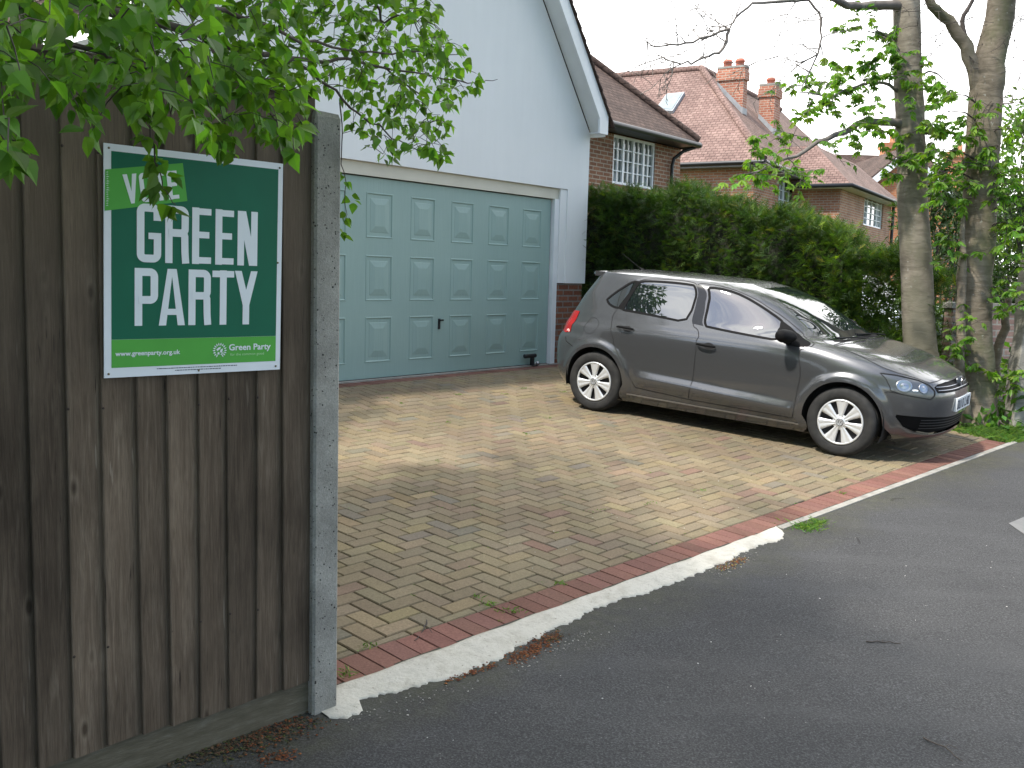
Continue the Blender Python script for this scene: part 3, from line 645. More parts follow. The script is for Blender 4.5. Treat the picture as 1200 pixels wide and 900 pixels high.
for p in gd.data.polygons: p.use_smooth = False
hs, hz = at_frame(515, 379, GF, .01)
m = MB(); m.box(GF, hs-.016, hs+.016, .0012, .010, hz-.065, hz+.055); m.box(GF, hs-.012, hs+.052, .012, .030, hz+.028, hz+.046); m.lathe([(.009, 0), (.009, .03), (0, .032)], GF.p(hs, .008, hz+.037), GF.D, 12); m.lathe([(.007, 0), (.007, .008), (0, .009)], GF.p(hs, .008, hz-.03), GF.D, 12)
m.build('handle', black_pt, gd)
m = MB(); m.box(GF, -DW, 0, -.02, .012, .001, .017); m.build('weather_seal', black_pt, gd)
m = MB(); m.box(GF, -DW-.3, .3, -.4, -.16, 0, ZT+.3); m.build('dark_interior', black_pt, gh)
# roof, bargeboard, soffit
ov = .32; sl_ = math.hypot(1, rk)
def rake(s_, e):   # point on the rake line, e = perpendicular offset outwards
    z = zb+(RS-s_)*rk; return (s_+e*rk/sl_, z+e/sl_)
foot, _ = at_frame(713, 140, GF, ov); _, zfoot = at_frame(707, 157, GF, ov)
for side in (1, -1):
    def mm(s_): return s_ if side == 1 else 2*ax_-s_
    def rk_pts(sA, e0, e1, d0, d1):
        pass
    m = MB(); top = []
    sx1 = foot; z_top = lambda s_: zb+(RS-s_)*rk+.30
    inn = [GF.p(mm(ax_), ov, z_top(ax_)-.30), GF.p(mm(ax_), ov, z_top(ax_)), GF.p(mm(sx1), ov, z_top(sx1)), GF.p(mm(sx1), ov, zfoot), GF.p(mm(sx1-.19), ov, zfoot), GF.p(mm(sx1-.19), ov, z_top(sx1-.19)-.30)]
    m.prism(inn, GF.D*-.03); m.build('bargeboard', white_pt, gh)
    m = MB(); m.prism([GF.p(mm(ax_), ov-.032, z_top(ax_)-.27), GF.p(mm(ax_), ov-.032, z_top(ax_)-.24), GF.p(mm(sx1-.01), ov-.032, z_top(sx1-.01)-.24), GF.p(mm(sx1-.01), ov-.032, z_top(sx1-.01)-.27)], GF.D*-(ov-.034-dW)); m.build('soffit', white_pt, gh)
    m = MB(); m.prism([GF.p(mm(sx1-.02), ov-.032, zfoot+.02), GF.p(mm(sx1-.02), ov-.032, z_top(sx1-.02)-.28), GF.p(mm(RS+.002), ov-.032, z_top(RS)-.28), GF.p(mm(RS+.002), ov-.032, zfoot+.02)], GF.D*-8.0); m.build('eaves_box', white_pt, gh)
    m = MB(); N = 34; rows = []
    for i in range(N+1):
        s_ = ax_+(sx1+.09-ax_)*i/N; rows.append((s_, z_top(s_)+.012)); 
    ss_ = []
    for i in range(N):      # stepped tile courses, each a sheet with a thick lower edge
        a0, z0 = rows[i]; a1, z1 = rows[i+1]
        m.hexa([GF.p(mm(a0), ov+.03, z0), GF.p(mm(a1+.02), ov+.03, z1-.02), GF.p(mm(a1+.02), -8, z1-.02), GF.p(mm(a0), -8, z0), GF.p(mm(a0), ov+.03, z0+.012), GF.p(mm(a1+.02), ov+.03, z1+.024), GF.p(mm(a1+.02), -8, z1+.024), GF.p(mm(a0), -8, z0+.012)])
    m.build('roof', tiles_br, gh)
m = MB(); m.tube([GF.p(foot+.10, ov-.02, zfoot+.17), GF.p(foot+.10, -2.4, zfoot+.17)], .055, 10); m.build('gutter', black_pt, gh)
# door lock bar on the ground
lk_s, lk_z = at_frame(623, 423, GF, .06)
lock = thing('door_lock', GF.p(lk_s, .10, 0), 'black bar lock with a small round silver padlock at the foot of the garage door', 'lock')
m = MB(); m.tube([GF.p(lk_s-.15, .07, .135), GF.p(lk_s+.06, .07, .135)], .026, 12); m.lathe([(0, -.012), (.026, -.008), (.026, 0)], GF.p(lk_s-.15, .07, .135), GF.S, 12); m.build('bar', black_pt, lock)
m = MB(); m.box(GF, lk_s-.022, lk_s+.018, .05, .09, .012, .12); m.box(GF, lk_s-.05, lk_s+.05, .03, .13, .006, .014); m.build('upright', black_pt, lock)
steel = simple('steel', (.45, .45, .46), .3, .9); m = MB(); pcn = GF.p(lk_s+.075, .10, .035)
m.lathe([(.0005, -.028), (.018, -.022), (.028, 0), (.018, .022), (.0005, .028)], pcn, (0, 0, 1), 16); m.tube([pcn+GF.S*-.06, pcn+GF.S*-.03+Vector((0, 0, .02)), pcn+Vector((0, 0, .02))], .006, 6); m.build('padlock', steel, lock)

# ================= window builder =================
pane_m = Mat('window_glass', (.05, .06, .065), .05, spec=.9); c = pane_m.coord('Pos', (9, 9, 2.2)); pane_m.col(pane_m.ramp(pane_m.noise(c, 1.2, 5, .6, 1.0), [(.42, (.035, .045, .04)), (.56, (.16, .18, .17)), (.66, (.45, .48, .50))]))
def window(fr, s0, s1, d, z0, z1, lights, par, bars=(1, 3), fw=.05):
    wn_ = thing('window', fr.p((s0+s1)/2, d, z0)-Vector(par.location), None, None); wn_.parent = par
    m = MB(); e = .03
    m.box(fr, s0, s1, d-.06, d+e, z0, z0+fw); m.box(fr, s0, s1, d-.06, d+e, z1-fw, z1); m.box(fr, s0, s0+fw, d-.06, d+e-.002, z0+fw, z1-fw); m.box(fr, s1-fw, s1, d-.06, d+e-.002, z0+fw, z1-fw)
    tot = sum(lights); x = s0+fw; inner = s1-s0-2*fw-fw*(len(lights)-1)
    xs_ = []
    for i, q in enumerate(lights):
        w_ = inner*q/tot; xs_.append((x, x+w_))
        if i < len(lights)-1: m.box(fr, x+w_, x+w_+fw, d-.06, d+e-.004, z0+fw, z1-fw)
        x += w_+fw
    m.build('frame', white_pt, wn_)
    b = MB()
    for a, c_ in xs_:
        nb, nr = bars
        for k in range(1, nb+1): xx = a+(c_-a)*k/(nb+1); b.box(fr, xx-.009, xx+.009, d-.02, d+.012, z0+fw, z1-fw)
        for k in range(1, nr+1): zz = z0+fw+(z1-z0-2*fw)*k/(nr+1); b.box(fr, a, c_, d-.018, d+.014, zz-.009, zz+.009)
    b.build('glazing_bars', white_pt, wn_)
    p = MB(); p.box(fr, s0+.02, s1-.02, d-.05, d-.02, z0+.02, z1-.02); p.build('pane', pane_m.m, wn_)
    s_ = MB(); s_.box(fr, s0-.05, s1+.05, d-.01, d+.06, z0-.05, z0-.003); s_.build('sill', brick_dk, wn_)
    return wn_
def wall_open(m, fr, s0, s1, z0, z1, d0, d1, holes):
    """a wall s0..s1 with rectangular openings left free"""
    xs_ = sorted({s0, s1, *[h[0] for h in holes], *[h[1] for h in holes]})
    for a, b in zip(xs_, xs_[1:]):
        hs_ = sorted([(h[2], h[3]) for h in holes if h[0] <= a+1e-6 and h[1] >= b-1e-6]); z = z0
        for h0, h1 in hs_: m.box(fr, a, b, d0, d1, z, h0); z = h1
        m.box(fr, a, b, d0, d1, z, z1)
# ================= HOUSE 1 (brown brick) =================
H1 = Frame(GF.p(0, -2.6, 0), .6835)
wr, _ = at_frame(797, 195, H1); ovh = .42
es, ez = at_frame(819, 166, H1, ovh)
h1 = thing('brick_house', H1.p(6, 0, 0), 'brown brick house with a dark brown tiled roof just right of the white gable', 'house')
a, zt_ = at_frame(719.5, 157, H1); b, _ = at_frame(768.5, 168, H1); _, zb_ = at_frame(719.5, 215, H1)
m = MB(); wall_open(m, H1, .8, wr, -.3, ez-.12, -.25, 0, [(a, b, zb_, zt_)]); m.box(H1, wr-.25, wr, -7, -.252, -.3, ez-.12); m.build('wall', brick_h1, h1)
wi = window(H1, a, b, -.05, zb_, zt_, (1, 1, 1, 1), h1, (1, 3), .045)
rp_ = 1.0; hd = 3.6
m = MB()
E0 = H1.p(es, ovh, ez); tp = 0.92; AP = H1.p(es-hd, ovh-hd, ez+hd*tp); BK = H1.p(es, ovh-2*hd, ez); L0 = H1.p(-.5, ovh, ez); LA = H1.p(-.5, ovh-hd, ez+hd*tp); LB = H1.p(-.5, ovh-2*hd, ez)
dz = Vector((0, 0, .04))
m.poly([L0, E0, AP, LA]); m.poly([E0, BK, AP]); m.poly([LA, AP, BK, LB]); m.poly([p-dz for p in (L0, E0, AP, LA)]); m.poly([L0-dz, E0-dz, E0, L0]); m.poly([E0-dz, BK-dz, BK, E0]); m.build('roof', tiles_br, h1, fixn=False)
m = MB(); m.tube([E0+Vector((0, 0, .03)), AP+Vector((0, 0, .05))], .075, 8); m.tube([AP+Vector((0, 0, .05)), LA+Vector((0, 0, .05))], .09, 8); m.build('hip_tiles', tiles_br, h1)
m = MB(); m.box(H1, -.5, es-.03, .002, ovh-.03, ez-.10, ez-.045); m.box(H1, wr+.002, es-.03, -7, -.001, ez-.10, ez-.045); m.build('soffit', black_pt, h1)
m = MB(); m.tube([H1.p(-.5, ovh+.03, ez-.04), H1.p(es+.0, ovh+.03, ez-.075)], .055, 8); m.tube([H1.p(es+.03, ovh+.03, ez-.08), H1.p(es+.05, -7, ez-.05)], .055, 8); m.build('gutter', black_pt, h1)
dps, _ = at_frame(787.5, 200, H1, .06)
m = MB(); m.tube([H1.p(dps+.35, ovh, ez-.1), H1.p(dps+.18, .2, ez-.2), H1.p(dps+.02, .08, ez-.36), H1.p(dps, .06, ez-.5), H1.p(dps, .06, 0)], .036, 8); m.build('downpipe', black_pt, h1)
# ================= HOUSE 2 (pinkish tiled roof) =================
C0 = atY(895, 187, 27); C0b = Vector((C0.x, C0.y, 0)); F2 = Frame((C0.x, C0.y, 0), R(31.5)); ze = C0.z
h2 = thing('large_brick_house', F2.p(4, -4, 0), 'large brick house with a pinkish tiled hip roof and two tall chimneys', 'house')
bf = -.35; HH = 3.1; LN = 15
wl = at_frame(913, 215, F2, bf); wr_ = at_frame(942, 225, F2, bf); zt2 = at_frame(913, 207, F2, bf)[1]
s1_, z1_ = at_frame(963, 218, F2, bf); s2_, _ = at_frame(977, 222, F2, bf)
wingL, _ = at_frame(984, 240, F2, 1.1); wingR, _ = at_frame(1044, 250, F2, 1.1); zew = at_frame(984, 211, F2, 1.45)[1]
m = MB(); holes = [(wl[0], wr_[0], zt2-1.25, zt2), (s1_, s2_, z1_-1.0, z1_)]
wall_open(m, F2, .35, LN-.4, -.5, ze-.1, bf-.3, bf, holes)
FA = Frame(F2.p(.35, -10.6, 0), R(38)+math.pi/2)   # hip-end wall: runs along D
m.box(F2, .35, .65, -10.6, bf-.302, -.5, ze-.1)
m.build('wall', brick_h2, h2)
window(F2, wl[0], wr_[0], bf-.08, zt2-1.25, zt2, (.7, 1.4, .7), h2, (1, 3), .07); window(F2, s1_, s2_, bf-.08, z1_-1.0, z1_, (1, 1), h2, (0, 0), .07)
i1, i2 = 2.95, 3.5; ins_s = 3.0
c4 = [F2.p(0, 0, ze), F2.p(LN, 0, ze), F2.p(LN, -11, ze), F2.p(0, -11, ze)]
Rp = atY(822, 81, 31.5); rs2, rd2 = (Rp-F2.o).dot(F2.S), (Rp-F2.o).dot(F2.D); zr2 = Rp.z
RLp = (rs2, -11-rd2+.6)
t4 = [F2.p(rs2, rd2, zr2), F2.p(LN-rs2, rd2, zr2), F2.p(LN-rs2, -11-rd2, zr2), F2.p(rs2, -11-rd2, zr2)]
m = MB(); m.poly([c4[3], c4[0], t4[0], t4[3]]); m.build('hip_roof', tiles_pk, h2, fixn=False)
m = MB(); m.poly([c4[0], c4[1], t4[1], t4[0]]); m.poly([c4[1], c4[2], t4[2], t4[1]]); m.poly([c4[2], c4[3], t4[3], t4[2]]); m.poly(t4); m.build('side_roof', tiles_pk_shade, h2, fixn=False)
m = MB()
for a, b in ((c4[0], t4[0]), (t4[0], t4[1]), (t4[0], t4[3]), (c4[3], t4[3])): m.tube([a+Vector((0, 0, .03)), b+Vector((0, 0, .04))], .10, 8)
m.build('ridge_tiles', tiles_pk, h2)
m = MB(); m.box(F2, -.02, .34, -11, .0, ze-.16, ze-.02); m.box(F2, .34, LN, bf+.002, .02, ze-.16, ze-.02); m.build('fascia', simple('grey_fascia', (.22, .22, .23), .6), h2)
m = MB(); m.tube([F2.p(-.06, .04, ze-.06), F2.p(-.06, -11, ze-.06)], .06, 8); m.tube([F2.p(-.06, .06, ze-.06), F2.p(LN, .06, ze-.06)], .06, 8); dp2, _ = at_frame(951.5, 215, F2, bf+.06); m.tube([F2.p(dp2, bf+.06, ze-.1), F2.p(dp2, bf+.06, 0)], .07, 8); m.build('gutter', black_pt, h2)
# skylight on the hip end: lies on plane through c4[0], c4[3], t4[0]
nA = (c4[3]-c4[0]).cross(t4[0]-c4[0]).normalized(); 
if nA.z < 0: nA = -nA
def onA(px, py, e=0):
    r_ = ray(px, py); o = Vector((0, 0, CAMZ)); t = (c4[0]+nA*e-o).dot(nA)/r_.dot(nA); return o+r_*t
sk = thing('skylight', onA(786, 123)-Vector(h2.location), None, None); sk.parent = h2
q4 = [(768.5, 132), (789, 133), (803, 111), (782, 113)]; m = MB(); q = [onA(*p, .0) for p in q4]; m.prism(q, nA*.10); m.build('frame', simple('skylight_frame', (.33, .36, .38), .5), sk)
cq = sum(q, Vector())/4; q = [cq+(p-cq)*.86+nA*.103 for p in q]; m = MB(); m.prism(q, nA*.012); m.build('pane', simple('skylight_glass', (.20, .25, .27), .08, spec=.8), sk)
# chimneys (parts of the roof)
def chimney(pxl, pxr, pyt, Y, ld, ls, pots, par):
    p = atY(pxr, pyt, Y); s_, d_ = (p-F2.o).dot(F2.S), (p-F2.o).dot(F2.D); zt = p.z
    cs0 = thing('chimney', F2.p(s_, d_, ze+1)-Vector(par.location), None, None); cs0.parent = par
    m = MB(); m.box(F2, s_, s_+ls, d_-ld, d_, ze+.2, zt-.42); m.box(F2, s_-.045, s_+ls+.045, d_-ld-.045, d_+.045, zt-.42, zt-.16); m.box(F2, s_-.02, s_+ls+.02, d_-ld-.02, d_+.02, zt-.16, zt-.06); m.build('stack', brick_ch, cs0)
    m = MB(); m.box(F2, s_-.03, s_+ls+.03, d_-ld-.03, d_+.03, zt-.06, zt); m.build('flaunching', cm.m, cs0)
    pm_ = simple('chimney_pot', (.46, .14, .09), .8)
    for k in pots: m = MB(); m.lathe([(.13, -.05), (.125, .12), (.15, .13), (.15, .18), (.125, .19), (.12, .23), (.09, .23), (.09, .05)], F2.p(s_+ls/2, d_-ld*k, zt), (0, 0, 1), 14); m.build('pot', pm_, cs0)
    m = MB(); m.box(F2, s_-.05, s_+ls+.05, d_-ld-.05, d_+.01, ze+.2, 0); return cs0, s_, d_
ch_1 = chimney(848, 872.5, 76, 30.6, .82, .36, (.25, .72), h2); ch_2 = chimney(896, 909, 97, 32.2, .5, .62, (.5,), h2)
def flash(s_, d_, ls, ld):
    m = MB(); kz = (zr2-ze)/(0-rd2)
    for off_ in (.0,):
        m.prism([F2.p(s_-.012, d_+.02, ze-(d_+.02)*kz-.0), F2.p(s_-.012, d_-ld, ze-(d_-ld)*kz), F2.p(s_-.012, d_-ld, ze-(d_-ld)*kz+.16), F2.p(s_-.012, d_+.02, ze-(d_+.02)*kz+.18)], F2.S*-.012)
        m.prism([F2.p(s_-.02, d_+.008, ze-d_*kz), F2.p(s_+ls+.02, d_+.008, ze-d_*kz), F2.p(s_+ls+.02, d_+.008, ze-d_*kz+.18), F2.p(s_-.02, d_+.008, ze-d_*kz+.18)], F2.D*.012)
    m.build('flashing', lead, h2)
flash(ch_1[1], ch_1[2], .36, .82); flash(ch_2[1], ch_2[2], .62, .5)
# projecting wing
m = MB(); a, zt3 = at_frame(1014, 224, F2, 1.1); b, _ = at_frame(1036.5, 226, F2, 1.1); zb3 = at_frame(1014, 264, F2, 1.1)[1]
wall_open(m, F2, wingL, wingR, -.5, zew-.1, .85, 1.1, [(a, b, zb3, zt3)]); m.box(F2, wingL, wingL+.25, bf, .848, -.5, zew-.1); m.box(F2, wingR-.25, wingR, bf, .848, -.5, zew-.1); m.build('wing_wall', brick_h2, h2)
window(F2, a, b, 1.02, zb3, zt3, (.6, 1.3, .6), h2, (1, 4), .06)
o_ = .38; wc_ = [F2.p(wingL-o_, 1.1+o_, zew), F2.p(wingR+o_, 1.1+o_, zew), F2.p(wingR+o_, -3.5, zew), F2.p(wingL-o_, -3.5, zew)]
hh = 1.35; wt_ = [F2.p(wingL+1.1, .0, zew+hh), F2.p(wingR-1.1, .0, zew+hh), F2.p(wingR-1.1, -3.5, zew+hh), F2.p(wingL+1.1, -3.5, zew+hh)]
m = MB(); m.poly([wc_[3], wc_[0], wt_[0], wt_[3]]); m.build('wing_hip_roof', tiles_pk, h2, fixn=False)
m = MB(); m.poly([wc_[0], wc_[1], wt_[1], wt_[0]]); m.poly([wc_[1], wc_[2], wt_[2], wt_[1]]); m.poly(wt_); m.build('wing_roof', tiles_pk_shade, h2, fixn=False)
m = MB(); m.box(F2, wingL-o_+.02, wingR+o_-.02, 1.102, 1.1+o_-.02, zew-.1, zew-.02); m.box(F2, wingL-o_+.02, wingL-.002, -3.5, 1.1, zew-.1, zew-.02); m.build('wing_soffit', cream, h2)
m = MB(); m.tube([F2.p(wingL-o_-.04, -3, zew-.03), F2.p(wingL-o_-.04, 1.1+o_+.04, zew-.03), F2.p(wingR+o_, 1.1+o_+.04, zew-.03)], .06, 8); m.tube([F2.p(wingR+.1, 1.16, zew-.1), F2.p(wingR+.1, 1.16, 0)], .06, 8); m.build('wing_gutter', black_pt, h2)
# ================= HOUSE 3 (orange gable) =================
F3 = Frame(atY(1051, 330, 42).xy.to_3d(), R(90)); apx = atY(1051, 174, 42); ftR = atY(1113, 236, 42); hw3 = ftR.x-apx.x; rk3 = (apx.z-ftR.z)/hw3
h3 = thing('orange_gable_house', F3.p(0, 0, 0), 'bright orange brick gable house with white bargeboards seen behind the tree trunks', 'house')
za = apx.z; zf = ftR.z
m = MB(); m.box(F3, -hw3, hw3, -.3, 0, -.5, zf); m.prism([F3.p(-hw3, 0, zf), F3.p(hw3, 0, zf), F3.p(0, 0, za-.1)], F3.D*-.3); m.build('wall', brick_or, h3)
for sg in (-1, 1):
    m = MB(); m.prism([F3.p(0, .25, za-.35), F3.p(0, .25, za), F3.p(sg*hw3, .25, zf), F3.p(sg*hw3, .25, zf-.35)], F3.D*.04); m.build('bargeboard', white_pt, h3)
    m = MB(); m.prism([F3.p(0, .24, za), F3.p(0, .24, za+.08), F3.p(sg*(hw3+.15), .24, zf-.15*rk3+.08), F3.p(sg*(hw3+.15), .24, zf-.15*rk3)], F3.D*-7); m.build('roof', tiles_br, h3)
m = MB(); r0 = atY(1030, 190, 46); r1 = atY(1150, 192, 46); m.prism([Vector((r0.x-3, 46, 4.8)), Vector((r1.x, 46, 4.8)), Vector((r1.x-1.2, 49, r0.z+.6)), Vector((r0.x-3, 49, r0.z+.6))], (0, .1, .1)); m.build('rear_roof', tiles_br, h3)
m = MB(); m.box(None, r0.x-2.6, r1.x-.4, 46.3, 50, -.5, 4.85); m.build('rear_wall', brick_or, h3)
for px_, py_, w3 in ((1046, 168, .5), (1124, 178, .55)):
    p = atY(px_, py_, 48); m = MB(); m.box(None, p.x-w3, p.x+w3, 47.7, 48.3, 4.8, p.z); m.box(None, p.x-w3-.06, p.x+w3+.06, 47.64, 48.36, p.z-.3, p.z-.1); cc = m.build('chimney', brick_or, h3)
    m = MB(); m.lathe([(.16, 0), (.14, .35), (.1, .35)], (p.x, 48, p.z), (0, 0, 1), 10); m.build('pot', brick_or, cc)
# ================= CAR =================
def Pn(X, v, e=0):
    p = Vector(P(X, v)); h = .006
    X0, X1 = max(.0, X-h), min(4.4, X+h); a = Vector(P(X1, v))-Vector(P(X0, v)); b = Vector(P(X, min(1.68, v+h)))-Vector(P(X, max(.15, v-h)))
    n = b.cross(a)
    if n.length < 1e-9: n = Vector((0, 0, 1))
    n.normalize()
    if X <= 1e-6 or X >= 4.4-1e-6: n.y = 0; n.normalize()
    if n.y > .02 or (abs(n.y) <= .02 and (n.z < 0 if abs(n.z) > abs(n.x) else (n.x*(1 if X < 2 else -1) < 0))): n = -n
    return p+n*e, n
Sd = lambda pts: [Xside(x, z) for x, z in pts]
def circ(cx_, cz, r, n=44): return [(cx_+r*math.cos(2*math.pi*i/n), cz+r*math.sin(2*math.pi*i/n)) for i in range(n)]
def arch(cx_):   # wheel opening, open to the sill
    pts = [(cx_+.335*math.cos(math.pi*i/30), .315+.335*math.sin(math.pi*i/30)) for i in range(31)]
    return [(cx_+.325, .155)]+pts+[(cx_-.325, .155)]
SH_ = {}
SH_['arch'] = [Sd(arch(0)), Sd(arch(-2.47))]
def smooth(pl):
    n = len(pl); out = []
    for i in range(n):
        p0, p, p1 = (np.array(pl[j % n], float) for j in (i-1, i, i+1)); u_ = p-p0; v_ = p1-p
        cs_ = (u_@v_)/(np.hypot(*u_)*np.hypot(*v_)+1e-9); out.append(tuple(p*.5+(p0+p1)*.25) if cs_ > .72 else tuple(p))
    return out
SH_['front_glass'] = [smooth([(1.84, .975), (1.70, 1.09), (1.59, 1.19), (1.47, 1.27), (1.38, 1.318), (1.31, 1.328), (1.2, 1.330), (1.07, 1.325), (.97, 1.315), (.90, 1.295), (.85, 1.255), (.80, 1.215), (.75, 1.165), (.715, 1.12), (.71, 1.09), (.81, 1.035), (.94, .98), (1.20, .928), (1.29, .930), (1.38, .936), (1.47, .942), (1.58, .951), (1.7, .962)])]
SH_['mirror_corner'] = [smooth([(.70, 1.09), (.693, 1.045), (.697, 1.005), (.72, .983), (.77, .962), (.83, .947), (.89, .935), (.97, .916), (1.05, .901), (1.12, .893), (1.19, .891), (1.25, .897), (1.22, .920), (.98, .965), (.81, 1.03)])]
SH_['rear_glass'] = [smooth([(2.955, 1.037), (2.8, 1.032), (2.63, 1.025), (2.48, 1.017), (2.32, 1.007), (2.17, .997), (2.04, .988), (1.9, 1.105), (1.79, 1.21), (1.68, 1.28), (1.585, 1.335), (1.68, 1.340), (1.84, 1.342), (2.0, 1.342), (2.13, 1.341), (2.26, 1.340), (2.41, 1.337), (2.52, 1.334), (2.64, 1.330), (2.74, 1.323), (2.80, 1.297), (2.83, 1.265), (2.86, 1.235), (2.88, 1.19), (2.905, 1.145), (2.93, 1.1), (2.945, 1.07)])]
SH_['quarter_glass'] = [smooth([(3.26, 1.12), (3.235, 1.14), (3.21, 1.162), (3.18, 1.186), (3.14, 1.213), (3.09, 1.241), (3.03, 1.269), (2.98, 1.289), (2.92, 1.307), (2.86, 1.320), (2.81, 1.320), (2.84, 1.29), (2.865, 1.255), (2.895, 1.215), (2.94, 1.165), (2.98, 1.11), (3.025, 1.052), (3.05, 1.050), (3.10, 1.055), (3.15, 1.066), (3.2, 1.08), (3.23, 1.097)])]
SH_['pillar'] = [[(2.00, .985), (1.87, 1.10), (1.75, 1.21), (1.64, 1.28), (1.55, 1.335), (1.52, 1.343), (1.43, 1.340), (1.42, 1.33), (1.50, 1.275), (1.62, 1.20), (1.73, 1.095), (1.875, .975)]]
SH_['divider'] = [[(2.945, 1.075), (2.90, 1.15), (2.86, 1.235), (2.80, 1.297), (2.74, 1.326), (2.86, 1.326), (2.885, 1.25), (2.94, 1.185), (3.0, 1.115), (3.045, 1.045), (2.955, 1.035)]]
bl_ = [(2.38, .28), (2.362, .335), (2.348, .39), (2.342, .45), (2.34, .50), (2.341, .55), (2.34, .61), (2.335, .665), (2.318, .72), (2.29, .78), (2.245, .835), (2.17, .90), (2.01, .965), (1.88, 1.045), (1.80, 1.12), (1.72, 1.195), (1.64, 1.255), (1.55, 1.31), (1.47, 1.357)]
fd = bl_+[(1.3, 1.358), (1.19, 1.357), (1.08, 1.355), (.98, 1.350), (.90, 1.338), (.84, 1.318), (.79, 1.290), (.75, 1.262), (.715, 1.225), (.695, 1.185), (.686, 1.15), (.680, 1.10), (.678, 1.06), (.678, 1.02), (.685, .99), (.71, .968), (.79, .948), (.89, .928), (.97, .912), (1.05, .898), (1.13, .886), (1.19, .880), (1.225, .866), (1.275, .845), (1.34, .81), (1.41, .76), (1.47, .70), (1.497, .63), (1.508, .565), (1.511, .5), (1.512, .425), (1.513, .35), (1.52, .27), (1.79, .274), (2.08, .277)]
rd = bl_+[(1.54, 1.366), (1.67, 1.368), (1.87, 1.367), (2.05, 1.366), (2.23, 1.364), (2.42, 1.358), (2.59, 1.351), (2.75, 1.338), (2.82, 1.30), (2.87, 1.255), (2.91, 1.21), (2.96, 1.145), (3.01, 1.08), (3.055, 1.02), (3.085, .985), (3.11, .955), (3.13, .93), (3.142, .905), (3.145, .88), (3.138, .85), (3.127, .815), (3.115, .78), (3.10, .745), (3.08, .71), (3.06, .675), (3.038, .635), (3.013, .6), (2.985, .56), (2.96, .52), (2.935, .475), (2.912, .43), (2.893, .39), (2.877, .35), (2.86, .31), (2.7, .302), (2.54, .291)]
SH_['front_door'] = [smooth(fd)]; SH_['rear_door'] = [smooth(rd)]
SH_['headlight'] = [[(.80, .758), (.845, .69), (.865, .625), (.80, .602), (.70, .585), (.62, .572), (.585, .60), (.575, .64), (.585, .685), (.625, .722), (.70, .752)]]
SH_['grille'] = [[(-.02, .628), (.44, .622), (.555, .622), (.56, .668), (.50, .690), (.36, .702), (-.02, .704)]]
SH_['intake'] = [[(-.02, .285), (.35, .275), (.55, .262), (.68, .285), (.76, .325), (.82, .405), (.815, .425), (.62, .418), (.36, .412), (-.02, .412)]]
SH_['tail_light'] = [[(3.80, .955), (3.70, .968), (3.635, .968), (3.618, .86), (3.60, .755), (3.66, .740), (3.78, .748), (3.95, .80), (3.99, .90)]]
SH_['windscreen'] = [[(-.02, .972), (.35, .968), (.585, .962), (.625, .975), (.630, 1.02), (.622, 1.12), (.600, 1.22), (.565, 1.315), (.53, 1.342), (.30, 1.350), (-.02, 1.352)]]
SH_['hood'] = [[(-.02, .722), (.36, .722), (.48, .712), (.575, .702), (.62, .738), (.675, .766), (.705, .80), (.715, .84), (.705, .90), (.695, .945), (.66, .962), (.5, .965), (-.02, .966)]]
SH_['rear_window'] = [[(4.42, 1.02), (3.93, 1.02), (3.88, 1.04), (3.90, 1.28), (3.95, 1.31), (4.42, 1.32)]]
order = ['arch', 'front_glass', 'mirror_corner', 'rear_glass', 'quarter_glass', 'pillar', 'divider', 'front_door', 'rear_door', 'headlight', 'grille', 'intake', 'tail_light', 'windscreen', 'hood', 'rear_window']
def resample(poly, h, closed=True):
    out = []; n = len(poly)
    for i in range(n if closed else n-1):
        a = np.array(poly[i]); b = np.array(poly[(i+1) % n]); k = max(1, int(np.hypot(*(b-a))/h))
        for q in range(k): out.append(tuple(a+(b-a)*q/k))
    if not closed: out.append(tuple(poly[-1]))
    return out
def inpoly(x, y, poly):
    c_ = False; n = len(poly); j = n-1
    for i in range(n):
        xi, yi = poly[i]; xj, yj = poly[j]
        if (yi > y) != (yj > y) and x < (xj-xi)*(y-yi)/(yj-yi)+xi: c_ = not c_
        j = i
    return c_
def car_surface():
    V = []; E = []
    def addloop(pl, closed=True):
        b = len(V); V.extend([Vector((min(4.4, max(0, x)), max(.15, min(1.68, y)))) for x, y in pl]); n = len(pl)
        E.extend([(b+i, b+(i+1) % n) for i in range(n if closed else n-1)])
    for k_ in order:
        for pl in SH_[k_]: addloop(resample(pl, .03))
    addloop(resample([(0, .15), (4.4, .15), (4.4, 1.68), (0, 1.68)], .04))
    # crease rows so the pressed line stays crisp
    for off_ in (0, -.012, -.03, -.055, -.078):
        addloop([Xside(x, .487+(x+2.06)*-.045+off_) for x in [-2.25+.04*i for i in range(48)]], False)
    vs = [.15, .17, .185]+[.20+.025*i for i in range(18)]+[.65+.012*i for i in range(28)]+[.99+.02*i for i in range(19)]+[1.375+.015*i for i in range(21)]
    for v in vs:
        for i in range(int(4.4/.032)+1): V.append(Vector((min(4.4, i*.032+(.016 if int(v*1000) % 2 else 0)), v)))
    vo_, eo, fo, *_ = delaunay_2d_cdt(V, E, [], 0, 1e-4)
    parts = {}
    for f in fo:
        x = sum(vo_[i].x for i in f)/3; y = sum(vo_[i].y for i in f)/3; nm_ = 'body'
        for k_ in order:
            if any(inpoly(x, y, pl) for pl in SH_[k_]): nm_ = k_; break
        parts.setdefault(nm_, []).append(f)
    pos = [Pn(min(4.4, max(0, v.x)), min(1.68, max(.15, v.y))) for v in vo_]
    return pos, parts
CPOS, CPARTS = car_surface()
